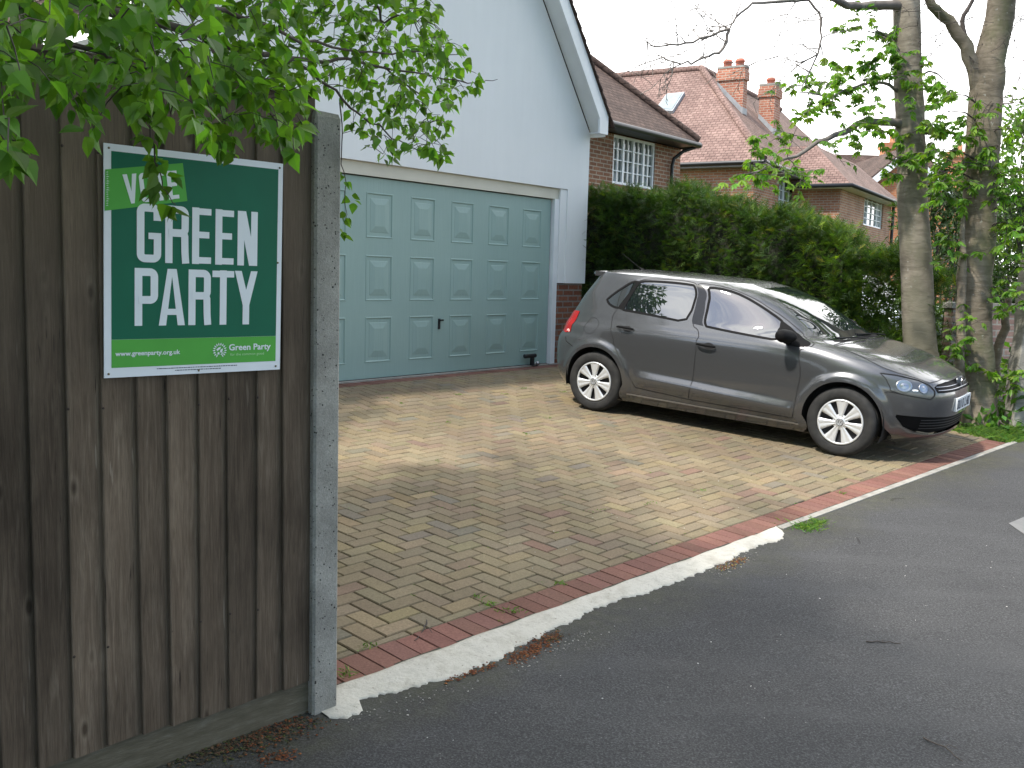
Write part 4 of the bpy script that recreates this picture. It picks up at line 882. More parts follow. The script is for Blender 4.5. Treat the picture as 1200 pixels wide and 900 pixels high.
def surf_part(name, key, mat, parent, off=0.0, sides=(1,), thick=0):
    verts = []; faces = []; norms = []; flat_ = key in ()
    for sd_ in sides:
        mp_ = {}
        for f in CPARTS[key]:
            g = []
            for i in f:
                if i not in mp_:
                    mp_[i] = len(verts); p, n = CPOS[i]; q = p+n*off
                    verts.append((q.x, q.y*sd_, q.z)); norms.append((n.x, n.y*sd_, n.z))
                g.append(mp_[i])
            a, b, c_ = (Vector(verts[k_]) for k_ in g[:3]); nn_ = (b-a).cross(c_-a)
            if nn_.dot(Vector(norms[g[0]])+Vector(norms[g[1]])+Vector(norms[g[2]])) < 0: g = g[::-1]
            faces.append(g)
    me = bpy.data.meshes.new(name); me.from_pydata(verts, [], faces); me.polygons.foreach_set('use_smooth', [True]*len(faces)); me.update()
    me.normals_split_custom_set_from_vertices(norms); auto_uv(me); me.materials.append(mat)
    o = bpy.data.objects.new(name, me); C.objects.link(o); o.parent = parent; return o
def ribbon(m, pts, wdt, off, sd_=1, closed=False):
    pts = resample(pts, .02, closed); n = len(pts); L_, R_ = [], []
    P3 = [Pn(min(4.4, max(0, x)), min(1.68, max(.15, y)), off) for x, y in pts]
    for i in range(n):
        a = P3[i-1][0] if (i or closed) else P3[i][0]; b = P3[(i+1) % n][0] if (i < n-1 or closed) else P3[i][0]
        t = (b-a).normalized() if (b-a).length > 1e-7 else Vector((1, 0, 0)); q = t.cross(P3[i][1]).normalized()*wdt/2; p = P3[i][0]
        L_.append(p+q); R_.append(p-q)
    rows = [[(a.x, a.y*sd_, a.z), (b.x, b.y*sd_, b.z)] for a, b in zip(L_, R_)]
    if closed: rows.append(rows[0])
    m.grid(rows)
def car_paint(name, col, flake=.25):
    m = Mat(name, col, .26, .5, .5, 1.0); c = m.coord('Object'); n = m.noise(c, 900, 2); m.col(m.mix(1.0, col, m.ramp(n, [(.3, 1-flake), (.7, 1+flake)]), 'MULTIPLY'))
    m.b.inputs['Coat Roughness'].default_value = .05; m.b.inputs['Coat IOR'].default_value = 1.55
    return m.m
def make_car(root, paint, detail=True):
    glass = Mat('car_glass', (.010, .014, .016), .0, spec=.5, ior=2.5).m
    blk = simple('car_black_trim', (.006, .006, .0065), .65, spec=.12, var=.05); gloss = Mat('car_pillar_gloss', (.010, .011, .014), .2, 0, .4).m
    seam = simple('car_seam', (.006, .006, .007), .8, var=0)
    B = surf_part('body', 'body', paint, root, 0, (1, -1))
    surf_part('bonnet', 'hood', paint, root, .0005, (1, -1))
    surf_part('windscreen', 'windscreen', glass, root, .001, (1, -1)); surf_part('rear_window', 'rear_window', glass, root, .001, (1, -1))
    gr = surf_part('grille', 'grille', blk, root, -.012, (1, -1)); it = surf_part('lower_grille', 'intake', blk, root, -.02, (1, -1))
    for sd_ in (1, -1):
        f_ = surf_part('front_door', 'front_door', paint, root, .0008, (sd_,)); surf_part('window', 'front_glass', glass, f_, -.002, (sd_,)); surf_part('mirror_panel', 'mirror_corner', blk, f_, .001, (sd_,))
        r_ = surf_part('rear_door', 'rear_door', paint, root, .0008, (sd_,)); surf_part('window', 'rear_glass', glass, r_, -.002, (sd_,)); surf_part('quarter_window', 'quarter_glass', glass, root, -.002, (sd_,)); surf_part('door_pillar', 'pillar', gloss, root, .002, (sd_,)); surf_part('window_divider', 'divider', blk, root, .002, (sd_,))
        m = MB()
        for k_ in ('front_glass', 'rear_glass', 'quarter_glass'): ribbon(m, SH_[k_][0], .022, .0022, sd_, True)
        m.build('window_seal', blk, root, False, fixn=False)
        m = MB(); ribbon(m, SH_['front_door'][0], .0075, .0016, sd_, True); ribbon(m, SH_['rear_door'][0], .0075, .0016, sd_, True)
        ribbon(m, [Xside(.325, .60), (.88, .612), (.80, .603)], .0065, .0014, sd_); ribbon(m, Sd([(-2.755, .62), (-2.86, .66)])+[(3.60, .70)], .0065, .0014, sd_)
        ribbon(m, SH_['hood'][0][1:-1], .0065, .0014, sd_)
        if sd_ == 1: ribbon(m, [(3.37+.078*math.cos(R(a_)), .850+.080*math.sin(R(a_))) for a_ in range(0, 360, 15)], .004, .0012, sd_, True)
        m.build('panel_gaps', seam, root, False, fixn=False)
        # door handles: recess cup and grip
        for (hX, hz_, dr) in ((2.16, .805, f_), (2.97, .865, r_)):
            c0_, n0 = Pn(hX, hz_); c0_ = Vector((c0_.x, c0_.y*sd_, c0_.z)); n0 = Vector((n0.x, n0.y*sd_, n0.z)); t_ = Vector((1, 0, -.04)).normalized(); u_ = n0.cross(t_).normalized()
            if u_.z < 0: u_ = -u_
            m = MB(); ringp = [c0_+n0*.002+t_*(.018+.052*math.cos(R(a_)))+u_*(.030*math.sin(R(a_))) for a_ in range(0, 360, 20)]; m.poly(ringp); m.build('handle_cup', seam, dr, False, fixn=False)
            m = MB(); rows = []
            for i in range(11):
                q = -1+2*i/10; cc = c0_+t_*(q*.092-.004)+n0*(.012+.030*math.sqrt(max(0, 1-q*q*.92))); hh_ = .0125*(1-.25*q*q)
                rows.append([cc+u_*hh_*math.cos(R(a_))+n0*.009*math.sin(R(a_)) for a_ in range(0, 360, 36)])
            m.grid(rows, True); m.poly(rows[0]); m.poly(rows[-1]); m.build('handle', blk if sd_ else paint, dr, False)
        # mirror
        mr = MB(); rows = []; mc = Vector((-.535, -.895*1, .985))
        for i in range(13):
            th = math.pi*i/12; q = -math.cos(th); r1 = max(.02, math.sin(th))**.45
            rows.append([Vector((mc.x+.080*r1*math.cos(R(a_))*(1 if math.cos(R(a_)) > 0 else .62)-.02*q, (mc.y-q*.112)*sd_, mc.z+.060*r1*math.sin(R(a_))+.008*q*1.0)) for a_ in range(0, 360, 24)])
        mr.grid(rows, True); mr.poly(rows[0]); mr.poly(rows[-1])
        mr.tube([(-.545, -.745*sd_, .925), (-.54, -.80*sd_, .93), (-.54, -.86*sd_, .945)], [.03, .026, .03], 10)
        if sd_ == -1: pass
        mr.build('door_mirror', blk, root, False)
        # lamps
        hb = surf_part('headlight', 'headlight', Mat('lamp_housing', (.10, .105, .11), .3, .5, coat=1.0).m, root, -.004, (sd_,))
        chrome = Mat('lamp_chrome', (.42, .42, .43), .28, 1.0).m; lens = Mat('lamp_glass', (.9, .93, .95), .02, spec=.6).m
        for (X_, v_, rx, rz, mm_) in ((.755, .672, .066, .052, chrome), (.652, .660, .040, .044, chrome), (.71, .640, .028, .010, lens)):
            c_, n_ = Pn(X_, v_, -.001); t_ = Vector((0, 0, 1)).cross(n_).normalized(); u_ = n_.cross(t_)
            mb = MB(); rows = [[c_+t_*rx*rr*math.cos(R(a_))+u_*rz*rr*math.sin(R(a_))+n_*dd for a_ in range(0, 360, 24)] for rr, dd in ((1, 0), (.95, .003), (.78, -.004), (.4, .003), (.05, .006))]
            rows = [[(p.x, p.y*sd_, p.z) for p in r2] for r2 in rows]; mb.grid(rows, True); mb.build('reflector', mm_, hb, False)
        mb = MB(); ribbon(mb, SH_['headlight'][0], .008, .0012, sd_, True); mb.build('headlight_rim', seam, hb, False, fixn=False)
        tl = surf_part('tail_light', 'tail_light', Mat('tail_red', (.30, .008, .008), .18, spec=.5, coat=.25).m, root, .004, (sd_,))
        m = MB(); ribbon(m, [(3.612, .758), (3.635, .775), (3.66, .765)], .02, .006, sd_); m.build('reversing_lens', Mat('lens_pink', (.75, .45, .42), .15).m, tl, False, fixn=False)
    # wheels
    tyre = Mat('tyre_rubber', (.022, .022, .023), .82, spec=.3); cw = tyre.coord('Object'); tyre.bump(tyre.noise(cw, 60, 3), .2, .002); tyre.col(tyre.ramp(tyre.noise(cw, 12, 4), [(.3, (.018, .018, .019)), (.7, (.040, .039, .037))]))
    silver = Mat('wheel_silver', (.66, .67, .68), .34, .4, coat=.4).m; dark = simple('wheel_dark', (.012, .012, .016), .6)
    for (wx, sd_, steer) in ((0, 1, 0), (-2.47, 1, 0), (0, -1, 0), (-2.47, -1, 0)):
        wh = thing('wheel', (wx, -.822*sd_, .30), None, None); wh.parent = root
        A = Vector((0, -sd_, 0)); O_ = Vector((0, 0, 0))
        m = MB(); pr = [(.196, -.012), (.204, .002), (.222, .010), (.262, .012), (.283, .004), (.293, -.012), (.2985, -.022), (.299, -.05), (.2945, -.052), (.2945, -.060), (.300, -.062), (.300, -.095), (.2955, -.097), (.2955, -.105), (.300, -.107), (.299, -.15), (.293, -.172), (.262, -.19), (.205, -.18)]
        m.lathe(pr, O_, A, 64); m.build('tyre', tyre.m, wh, False)
        hc = MB(); hc.lathe([(.1975, -.008), (.1975, .003), (.194, .007), (.183, .0075), (.180, .003), (.180, -.012)], O_, A, 56); hc.lathe([(.052, -.008), (.050, .004), (.040, .009), (.034, .010)], O_, A, 32)
        e1 = Vector((1, 0, 0)); e2 = Vector((0, 0, 1))
        for k in range(7):
            an = R(90+k*360/7); dr_ = e1*math.cos(an)+e2*math.sin(an); tn = -e1*math.sin(an)+e2*math.cos(an); rows = []
            for r_, hw_, dp in ((.036, .016, .007), (.07, .023, .004), (.11, .034, .0035), (.15, .046, .005), (.184, .058, .0055)):
                rows.append([dr_*r_-tn*hw_+A*(dp-.010), dr_*r_-tn*(hw_-.004)+A*dp, dr_*r_-tn*(hw_*.35)+A*(dp+.0015), dr_*r_-tn*hw_*.1+A*(dp-.003), dr_*r_+tn*hw_*.1+A*(dp-.003), dr_*r_+tn*(hw_*.35)+A*(dp+.0015), dr_*r_+tn*(hw_-.004)+A*dp, dr_*r_+tn*hw_+A*(dp-.010)])
            hc.grid(rows, False, True)
        for k in range(7):
            an = R(90+(k+.5)*360/7); dr_ = e1*math.cos(an)+e2*math.sin(an); tn = -e1*math.sin(an)+e2*math.cos(an)
            hc.grid([[dr_*r_-tn*hw_+A*dp, dr_*(r_*1.04)+A*dp, dr_*r_+tn*hw_+A*dp] for r_, hw_, dp in ((.045, .012, .001), (.058, .013, .001), (.066, .010, -.004))])
        hc.build('hubcap', silver, wh, False)
        m = MB(); m.lathe([(.19, -.02), (.15, -.028), (.06, -.022), (.001, -.018)], O_, A, 32); m.build('rim', dark, wh, False)
        m = MB(); m.lathe([(.034, .0095), (.031, .0125), (.028, .0125), (.026, .0105), (.001, .0105)], O_, A, 28)
        bd = m.build('hub_badge', simple('badge_grey', (.20, .21, .23), .35, .6), wh, False); m = MB()
        vw(m, O_+A*.0108, e1*(1 if sd_ > 0 else -1), e2, A, .026); m.build('emblem', silver, bd, False)
    # wheel wells and floor
    m = MB()
    for wx in (0, -2.47):
        for sd_ in (1, -1):
            rows = [[(wx+.352*math.cos(R(a_)), sd_*-y_, .315+.352*math.sin(R(a_))) for a_ in range(-25, 206, 11)] for y_ in (.80, .52)]
            m.grid(rows); m.poly([(wx+.352*math.cos(R(a_)), sd_*-.52, .315+.352*math.sin(R(a_))) for a_ in range(-25, 206, 11)])
    m.box(None, -2.8, .45, -.50, .50, .19, .30); m.box(None, -2.1, -.38, -.70, .70, .175, .25)
    m.build('underbody', simple('car_underside', (.01, .01, .01), .9), root, False)
    # dark shell behind gaps
    m = MB(); rows = []
    for v in [.30, .4, .55, .66, .72, .8, .88, .94, .97, 1.1, 1.25, 1.36]:
        ring = [Pn(X, v, -.055)[0] for X in [.0, .2, .4, .6, .7, .9, 1.2, 1.7, 2.2, 2.7, 3.2, 3.5, 3.7, 3.9, 4.1, 4.4]]
        ring = [p for p in ring]; rows.append([(p.x, min(-.001, p.y), p.z) for p in ring]+[(p.x, max(.001, -p.y), p.z) for p in ring[::-1]])
    for i, r_ in enumerate(rows[:4]):
        rows[i] = [(x, (.50 if y > 0 else -.50) if (abs(x) < .42 or abs(x+2.47) < .42) and abs(y) > .5 else y, z) for x, y, z in r_]
    m.grid(rows, True, False); m.build('inner_shell', seam, root, False)
    # bumper trims, grille bars, plate, badge
    m = MB(); 
    for v in (.645, .672):
        for sd_ in (1, -1): ribbon(m, [(0, v), (.53, v)], .006, -.004, sd_)
    m.build('grille_bar', Mat('dark_chrome', (.25, .26, .28), .25, .9).m, gr, False, fixn=False)
    m = MB()
    for v in (.31, .335, .36, .385):
        for sd_ in (1, -1): ribbon(m, [(0, v), (.66, v)], .008, -.012, sd_)
    m.build('grille_slat', simple('slat', (.035, .035, .037), .5), it, False, fixn=False)
    nx = P(0, .51)[0]
    pl = thing('number_plate', (nx+.008, 0, .505), None, None); pl.parent = root
    m = MB(); m.box(None, -.028, .0, -.26, .26, -.056, .056); m.build('plate', simple('plate_white', (.72, .74, .76), .35, var=.03), pl, False)
    m = MB()
    for (y0, y1, z0, z1) in PLATE: m.box(None, .0008, .0022, y0, y1, z0, z1)
    m.build('plate_characters', simple('plate_ink', (.03, .035, .06), .5), pl, False)
    bx = P(0, .675)[0]; bdg = thing('front_badge', (bx+.012, 0, .672), None, None); bdg.parent = root
    m = MB(); m.lathe([(.058, -.03), (.058, 0), (.052, .006), (.049, .003), (.001, .004)], (0, 0, 0), (1, 0, 0), 32); m.build('roundel', Mat('badge_blue_black', (.05, .055, .065), .2, .5).m, bdg, False)
    m = MB(); vw(m, Vector((.0048, 0, 0)), Vector((0, 1, 0)), Vector((0, 0, 1)), Vector((1, 0, 0)), .050); m.build('emblem', Mat('badge_chrome', (.8, .82, .85), .12, 1.0).m, bdg, False)
    # rear spoiler lip, aerial, wipers
    m = MB(); rows = []
    for i in range(25):
        y = -.50+1.0*i/24; k = 1-abs(y/.50)**6*.5; x0 = -2.62-.0*abs(y); rows.append([(x0, y, 1.385), (x0-.12, y, 1.382), (x0-.205*k-.01, y, 1.362-.006*abs(y)), (x0-.205*k-.012, y, 1.350), (x0-.12, y, 1.335), (x0, y, 1.34)])
    m.grid(rows, True, True); m.poly(rows[0]); m.poly(rows[-1]); m.build('rear_spoiler', paint, root, False)
    m = MB(); m.tube([(-2.45, 0, 1.40), (-2.50, 0, 1.425)], [.018, .010], 8); m.tube([(-2.50, 0, 1.425), (-2.72, 0, 1.56)], [.0045, .003], 6); m.build('aerial', blk, root, False)
    m = MB()
    for (y0, y1) in ((.55, -.02), (-.06, -.60)):
        a_ = Vector((-.08, y0, .965)); b_ = Vector((-.17, y1, .99)); m.tube([a_, (a_+b_)/2+Vector((.02, 0, .012)), b_], .006, 6); m.tube([(a_+b_)/2+Vector((-.01, 0, .004)), b_+Vector((-.02, 0, .003))], .007, 6)
    for sd_ in (1, -1): ribbon(m, [(0, .966), (.60, .960)], .05, .002, sd_)
    m.build('wiper', blk, root, False)
    # seats and dash glimpsed inside would be hidden by the reflections; pale ribbon paints the highlight along the sill
    m = MB()
    for sd_ in (1, -1): ribbon(m, Sd([(-2.09, .232), (-.36, .222)]), .016, .004, sd_)
    m.build('sill_highlight', Mat('sill_sheen', (.32, .32, .33), .3, .6, coat=.6).m, root, False, fixn=False)
def vw(m, o, ex_, ey_, nrm, r):
    def pr(pls):
        for q, pl in enumerate(pls): m.prism([o+ex_*x*r+ey_*y*r+nrm*(.0002*q) for x, y in pl], nrm*.0012)
    n = 28; ring = [(math.cos(2*math.pi*i/n), math.sin(2*math.pi*i/n)) for i in range(n)]
    pr([[ring[i], ring[(i+1) % n], tuple(.86*c_ for c_ in ring[(i+1) % n]), tuple(.86*c_ for c_ in ring[i])] for i in range(n)])
    pr(stroke([(-.36, .82), (0, .08), (.36, .82)], .16)); pr(stroke([(-.78, .42), (-.36, -.72), (0, -.05), (.36, -.72), (.78, .42)], .16))
def strip_chars():
    # blurred registration: thick upright characters as on the plate in the photograph
    out = []; t = .012; H_ = .039
    def ch(kind, y0):
        w_ = .05; L_ = []
        if kind == '1': L_ = [(y0+.019, y0+.019+t, -H_, H_)]
        if kind == 'O': L_ = [(y0, y0+t, -H_, H_), (y0+w_-t, y0+w_, -H_, H_), (y0, y0+w_, H_-t, H_), (y0, y0+w_, -H_, -H_+t)]
        if kind == 'D': L_ = [(y0, y0+t, -H_, H_), (y0+w_-t, y0+w_, -H_+.008, H_-.008), (y0, y0+w_-.006, H_-t, H_), (y0, y0+w_-.006, -H_, -H_+t)]
        if kind == 'H': L_ = [(y0, y0+t, -H_, H_), (y0+w_-t, y0+w_, -H_, H_), (y0, y0+w_, -t/2, t/2)]
        if kind == 'U': L_ = [(y0, y0+t, -H_, H_), (y0+w_-t, y0+w_, -H_, H_), (y0, y0+w_, -H_, -H_+t)]
        if kind == 'L': L_ = [(y0, y0+t, -H_, H_), (y0, y0+w_, -H_, -H_+t)]
        return L_
    for k, y0 in zip('DU1OLHO', (-.245, -.182, -.125, -.062, .035, .098, .161)): out += ch(k, y0)
    return out
PLATE = strip_chars()
CYAW = 2.1950
n_ = Vector((-GB, -GC, 1)).normalized(); Fv = Vector((math.sin(CYAW), math.cos(CYAW), 0)); Fv.z = GB*Fv.x+GC*Fv.y; Fv.normalize(); Lv = n_.cross(Fv)
c0 = Vector((2.80068, 8.34098, 0)); c0.z = GA+GB*c0.x+GC*c0.y
rt = Matrix((Fv, Lv, n_)).transposed()
car = thing('parked_car', c0+Lv*.84, 'dark grey metallic five-door hatchback parked on the block paved driveway', 'car', rot=rt.to_euler())
make_car(car, car_paint('grey_metallic', (.082, .084, .088)))
# neighbour's pale car, glimpsed through the hedge
car2 = bpy.data.objects.new('parked_car', None); C.objects.link(car2); car2.location = (6.6, 16.6, gz(6.6, 16.6)); car2.rotation_euler = (0, 0, R(-52))
tag(car2, 'pale silver-blue car mostly hidden behind the hedge', 'car')
pale_paint = car_paint('pale_silver', (.55, .60, .66), .1)
def copy_tree(o, par, swap):
    c_ = o.copy(); C.objects.link(c_); c_.parent = par
    if c_.type == 'MESH' and c_.data.materials and c_.data.materials[0].name.startswith(swap[0]): c_.data = c_.data.copy(); c_.data.materials[0] = swap[1]
    for ch_ in o.children: copy_tree(ch_, c_, swap)
for ch_ in list(car.children): copy_tree(ch_, car2, ('grey_metallic', pale_paint))
# ================= VEGETATION =================
class Leaves:
    def __init__(s): s.V = []; s.F = []; s.C = []; s.n = 0
    def add(s, verts, faces, col):
        s.V.append(verts); s.F += [tuple(i+s.n for i in f) for f in faces]; s.C += [col]*len(verts); s.n += len(verts)
    def build(s, name, mat, parent=None):
        me = bpy.data.meshes.new(name); V = np.concatenate([np.asarray(v, float) for v in s.V]); 
        off = np.zeros(3); p = parent
        while p is not None: off = off+np.array(p.location); p = p.parent
        me.from_pydata((V-off).tolist(), [], s.F); at = me.color_attributes.new('col', 'FLOAT_COLOR', 'POINT')
        a = np.ones((len(V), 4)); a[:, :3] = np.array(s.C); at.data.foreach_set('color', a.ravel()); me.materials.append(mat); me.update()
        o = bpy.data.objects.new(name, me); C.objects.link(o); o.parent = parent; return o
def basis(d, up, roll):
    d = d/np.linalg.norm(d); u = up-d*(up@d); nu = np.linalg.norm(u); u = u/nu if nu > 1e-6 else np.array([1., 0, 0]); v = np.cross(d, u)
    return d, u*math.cos(roll)+v*math.sin(roll), v*math.cos(roll)-u*math.sin(roll)
rl = np.random.RandomState(4)
def birch_leaf(Lv_, p, d, size, col):
    # pointed oval with a toothed edge, folded along the midrib and drooping at the tip
    d, u, v = basis(d, np.array([rl.normal(0, .5), rl.normal(0, .5), 1.]), rl.normal(0, .5))
    st = [(0, 0), (.07, .17), (.16, .30), (.27, .365), (.38, .36), (.50, .305), (.62, .235), (.74, .155), (.87, .07), (1.0, 0)]
    fold = rl.uniform(.1, .4); droop = rl.uniform(.0, .35); W = .95*rl.uniform(.85, 1.1); vs = []
    mid = []; le = []; ri = []
    for i, (t, w_) in enumerate(st):
        c_ = p+d*t*size-u*droop*t*t*size; mid.append(c_)
        for lst, sg in ((le, 1), (ri, -1)):
            ww = w_*W*(1+(.045 if i % 2 else -.03)); lst.append(c_+v*sg*ww*size+u*fold*ww*size)
    n = len(st); vs = mid+le[1:-1]+ri[1:-1]; f = []
    L = lambda i: 0 if i == 0 else (n-1 if i == n-1 else n+i-1); Rr = lambda i: 0 if i == 0 else (n-1 if i == n-1 else n+(n-2)+i-1)
    for i in range(n-1):
        a = [i, i+1, L(i+1), L(i)]; b = [i, Rr(i), Rr(i+1), i+1]
        f.append(tuple(dict.fromkeys(a))); f.append(tuple(dict.fromkeys(b)))
    Lv_.add(vs, [x for x in f if len(x) > 2], col)
def simple_leaf(Lv_, p, d, ln, wd_, col, up=None):
    d, u, v = basis(d, np.array([0, 0, 1.]) if up is None else up, rl.normal(0, .6)); dr = rl.uniform(.05, .4)
    a = p+d*ln*.45+v*wd_/2+u*wd_*.15-u*dr*ln*.12; b = p+d*ln-u*dr*ln*.5; c_ = p+d*ln*.45-v*wd_/2+u*wd_*.15-u*dr*ln*.12; m_ = p+d*ln*.5-u*dr*ln*.15
    Lv_.add([p, a, b, c_, m_], [(0, 4, 1), (1, 4, 2), (0, 3, 4), (3, 2, 4)], col)
def vcol(lo=.6, hi=1.3, yel=.15):
    f = rl.uniform(lo, hi); y = rl.uniform(-yel, yel); return (f*(1+y), f, f*(1-y))
def wobble(pts, amp, rnd_, sub=3):
    out = []
    for i in range(len(pts)-1):
        a, b = Vector(pts[i]), Vector(pts[i+1])
        for k in range(sub): out.append(a.lerp(b, k/sub)+Vector((rnd_.gauss(0, amp), rnd_.gauss(0, amp), rnd_.gauss(0, amp)))*(1 if (i or k) else 0))
    out.append(Vector(pts[-1])); return out
# ---- conifer hedge ----
hl = [(1.14, 13.88, 2.70), (1.76, 13.75, 2.84), (2.47, 13.15, 2.74), (3.2, 12.55, 2.58), (3.85, 12.0, 2.30), (4.4, 11.55, 2.02), (4.95, 11.1, 1.7)]
hedge = thing('conifer_hedge', (3.0, 12.9, gz(3, 12.9)), 'dark green clipped conifer hedge behind the grey hatchback', 'hedge')
def hpt(t):
    t = max(0, min(.9999, t))*(len(hl)-1); i = int(t); f = t-i; a, b = hl[i], hl[i+1]; return [a[k]+(b[k]-a[k])*f for k in range(3)]
hn = np.array([.63, .777, 0]); hdv = np.array([.777, -.63, 0])
Lh = Leaves(); m = MB(); rows = []
def htop(t, q): return hpt(t)[2]+.07*math.sin(t*21+1)+.05*math.sin(t*47)+.03*math.sin(t*90)
for i in range(41):
    t = i/40; x, y, z = hpt(t); g = gz(x, y); th = .34
    rows.append([Vector((x, y, g))-Vector(hn)*th, Vector((x, y, (g+htop(t, 0))/2))-Vector(hn)*th, Vector((x, y, htop(t, 0)-.3))-Vector(hn)*th, Vector((x, y, htop(t, 0)-.14)), Vector((x, y, htop(t, 0)-.3))+Vector(hn)*th, Vector((x, y, g))+Vector(hn)*th])
rows_full = rows[:30]
m.grid(rows_full); m.build('inner_branches', simple('hedge_core', (.016, .018, .009), .95, var=.5, scale=9), hedge)
def frond(p, d, size, col):
    d, u, v = basis(d, np.array([0, 0, 1.]), rl.normal(0, .7)); k = 6
    vs = [p]; f = []
    for i in range(k):
        t = .15+.8*i/k; s_ = 1 if i % 2 else -1; ln = size*(.55-.35*t); a = p+d*size*t*.9-u*size*.25*t*t; b = a+(d*.8+v*s_*.85)*ln-u*ln*.2
        n = len(vs); w_ = size*.055; vs += [a-d*w_, a+d*w_, b]; f.append((n, n+1, n+2))
    e = p+d*size-u*size*.3; n = len(vs); vs += [p+v*size*.03, p-v*size*.03, e]; f.append((n, n+1, n+2))
    Lh.add(vs, f, col)
for i in range(30000):
    t = rl.uniform(-.03, 1.0); x, y, z = hpt(t); x += hdv[0]*min(0, t)*5; y += hdv[1]*min(0, t)*5; g = gz(x, y); zt = htop(t, 0)
    if t > .72 and rl.rand() < (t-.72)*1.7: continue
    r_ = rl.rand(); th = .42+.07*math.sin(t*33+z)+.05*math.sin(t*71)
    if r_ < .58: zz = g+(zt-g)*rl.uniform(.03, 1); o = -hn*(th*(1 if zz < zt-.25 else .75)+.05*math.sin(zz*9+t*40)+rl.normal(0, .06)); dd_ = -hn*.9+np.array([0, 0, rl.uniform(-.2, .9)])+rl.normal(0, .45, 3)
    elif r_ < .86: zz = zt-rl.uniform(0, .22)+(.12*rl.rand()**3); o = hn*rl.uniform(-th, th); dd_ = np.array([0, 0, .9])+rl.normal(0, .5, 3)
    else: zz = g+(zt-g)*rl.uniform(.3, 1); o = hn*(th+rl.normal(0, .06)); dd_ = hn+rl.normal(0, .5, 3)
    q = vcol(.45, 1.25, .1); 
    if rl.rand() < .14: q = (q[0]*1.9, q[1]*1.55, q[2]*.9)
    if rl.rand() < .05: q = (2.2, 1.2, 1.0)
    if t > .6 and rl.rand() < .35: q = (q[0]*1.9, q[1]*1.7, q[2]*1.1)
    frond(np.array([x, y, zz])+o, dd_, rl.uniform(.07, .16), q)
conif = leaf_mat('conifer_green', (.034, .072, .016), (.060, .115, .024), .35, .6)
Lh.build('foliage', conif, hedge)
A_l = Vector((A2.x, A2.y, 0)); D_l = Vector((D2.x, D2.y, 0)); dirn = (A_l-D_l).normalized(); midp = A_l.lerp(D_l, .42)+Vector((-dirn.y, dirn.x, 0))*(-.75 if Vector((-dirn.y, dirn.x, 0)).dot(Vector((1, 0, 0))) > 0 else .75)
h2nd = bpy.data.objects.new('conifer_hedge', None); C.objects.link(h2nd); h2nd.location = (midp.x, midp.y, gz(midp.x, midp.y)-.15); h2nd.rotation_euler = (0, 0, math.atan2(dirn.y, dirn.x)-math.atan2(hdv[1], hdv[0])); h2nd.scale = (1.75, 1.75, 1.0)
tag(h2nd, 'conifer hedge along the left side of the driveway, hidden behind the timber fence', 'hedge')
for ch_ in list(hedge.children): cc_ = ch_.copy(); C.objects.link(cc_); cc_.parent = h2nd
# ---- big trunks on the right ----
bark1 = bark_mat('bark_grey', (.15, .128, .10), (.30, .262, .21),   .8, (.15, .145, .10)); twigm = simple('twig_bark', (.075, .06, .052), .9, var=.3); twig_gr = simple('twig_grey', (.16, .14, .125), .9, var=.3)
green_leaf = leaf_mat('maple_leaf', (.095, .19, .028), (.17, .29, .045), .5)
def Q(px, py, Y): return atY(px, py, Y)
def limb(m, pts, rads, amp=.012, n=12, sub=3, rnd_=random.Random(1)):
    pp = wobble(pts, amp, rnd_, sub); k = len(pp); rr = []
    for i in range(k):
        t = i/(k-1)*(len(rads)-1); j = min(int(t), len(rads)-2); rr.append(rads[j]+(rads[j+1]-rads[j])*(t-j))
    m.tube(pp, rr, n); return pp
def twig_spray(m, start, d, ln, rnd_, depth=0, ends=None, rad=.008, droop=.15, amp=.35):
    p = Vector(start); d = Vector(d).normalized(); pts = [p.copy()]; k = 5
    for i in range(k):
        d = (d+Vector((rnd_.gauss(0, amp*.4), rnd_.gauss(0, amp*.4), rnd_.gauss(0, amp*.4)-droop*.25))).normalized(); p = p+d*ln/k; pts.append(p.copy())
        if ends is not None and (depth > 0 or i > 1): ends.append((p.copy(), d.copy()))
        if depth < 2 and i > 0 and rnd_.random() < .75:
            q = (d+Vector((rnd_.gauss(0, .8), rnd_.gauss(0, .8), rnd_.gauss(0, .6)))).normalized(); twig_spray(m, p, q, ln*rnd_.uniform(.35, .6), rnd_, depth+1, ends, rad*.6, droop, amp)
    m.tube(pts, [max(.0026, rad*(1-.16*i)) for i in range(len(pts))], 5, cap=False)
def palmate(Lv_, p, size, col, hang=1.0):
    base_d = np.array([rl.normal(0, 1), rl.normal(0, 1), rl.uniform(-.9, .1)*hang]); k = 5
    d0, u, v = basis(base_d, np.array([0, 0, 1.]), rl.uniform(-.4, .4))
    for i in range(k):
        a = (i-2)*.55; dd_ = d0*math.cos(a)+v*math.sin(a)-np.array([0, 0, .35*hang]); simple_leaf(Lv_, p, dd_, size*(1-.09*abs(i-2)), size*.36, (col[0]*rl.uniform(.85, 1.15), col[1]*rl.uniform(.9, 1.1), col[2]))
def tree(label, name='tree', loc=None, group=None): return thing(name, loc, label, 'tree', group)
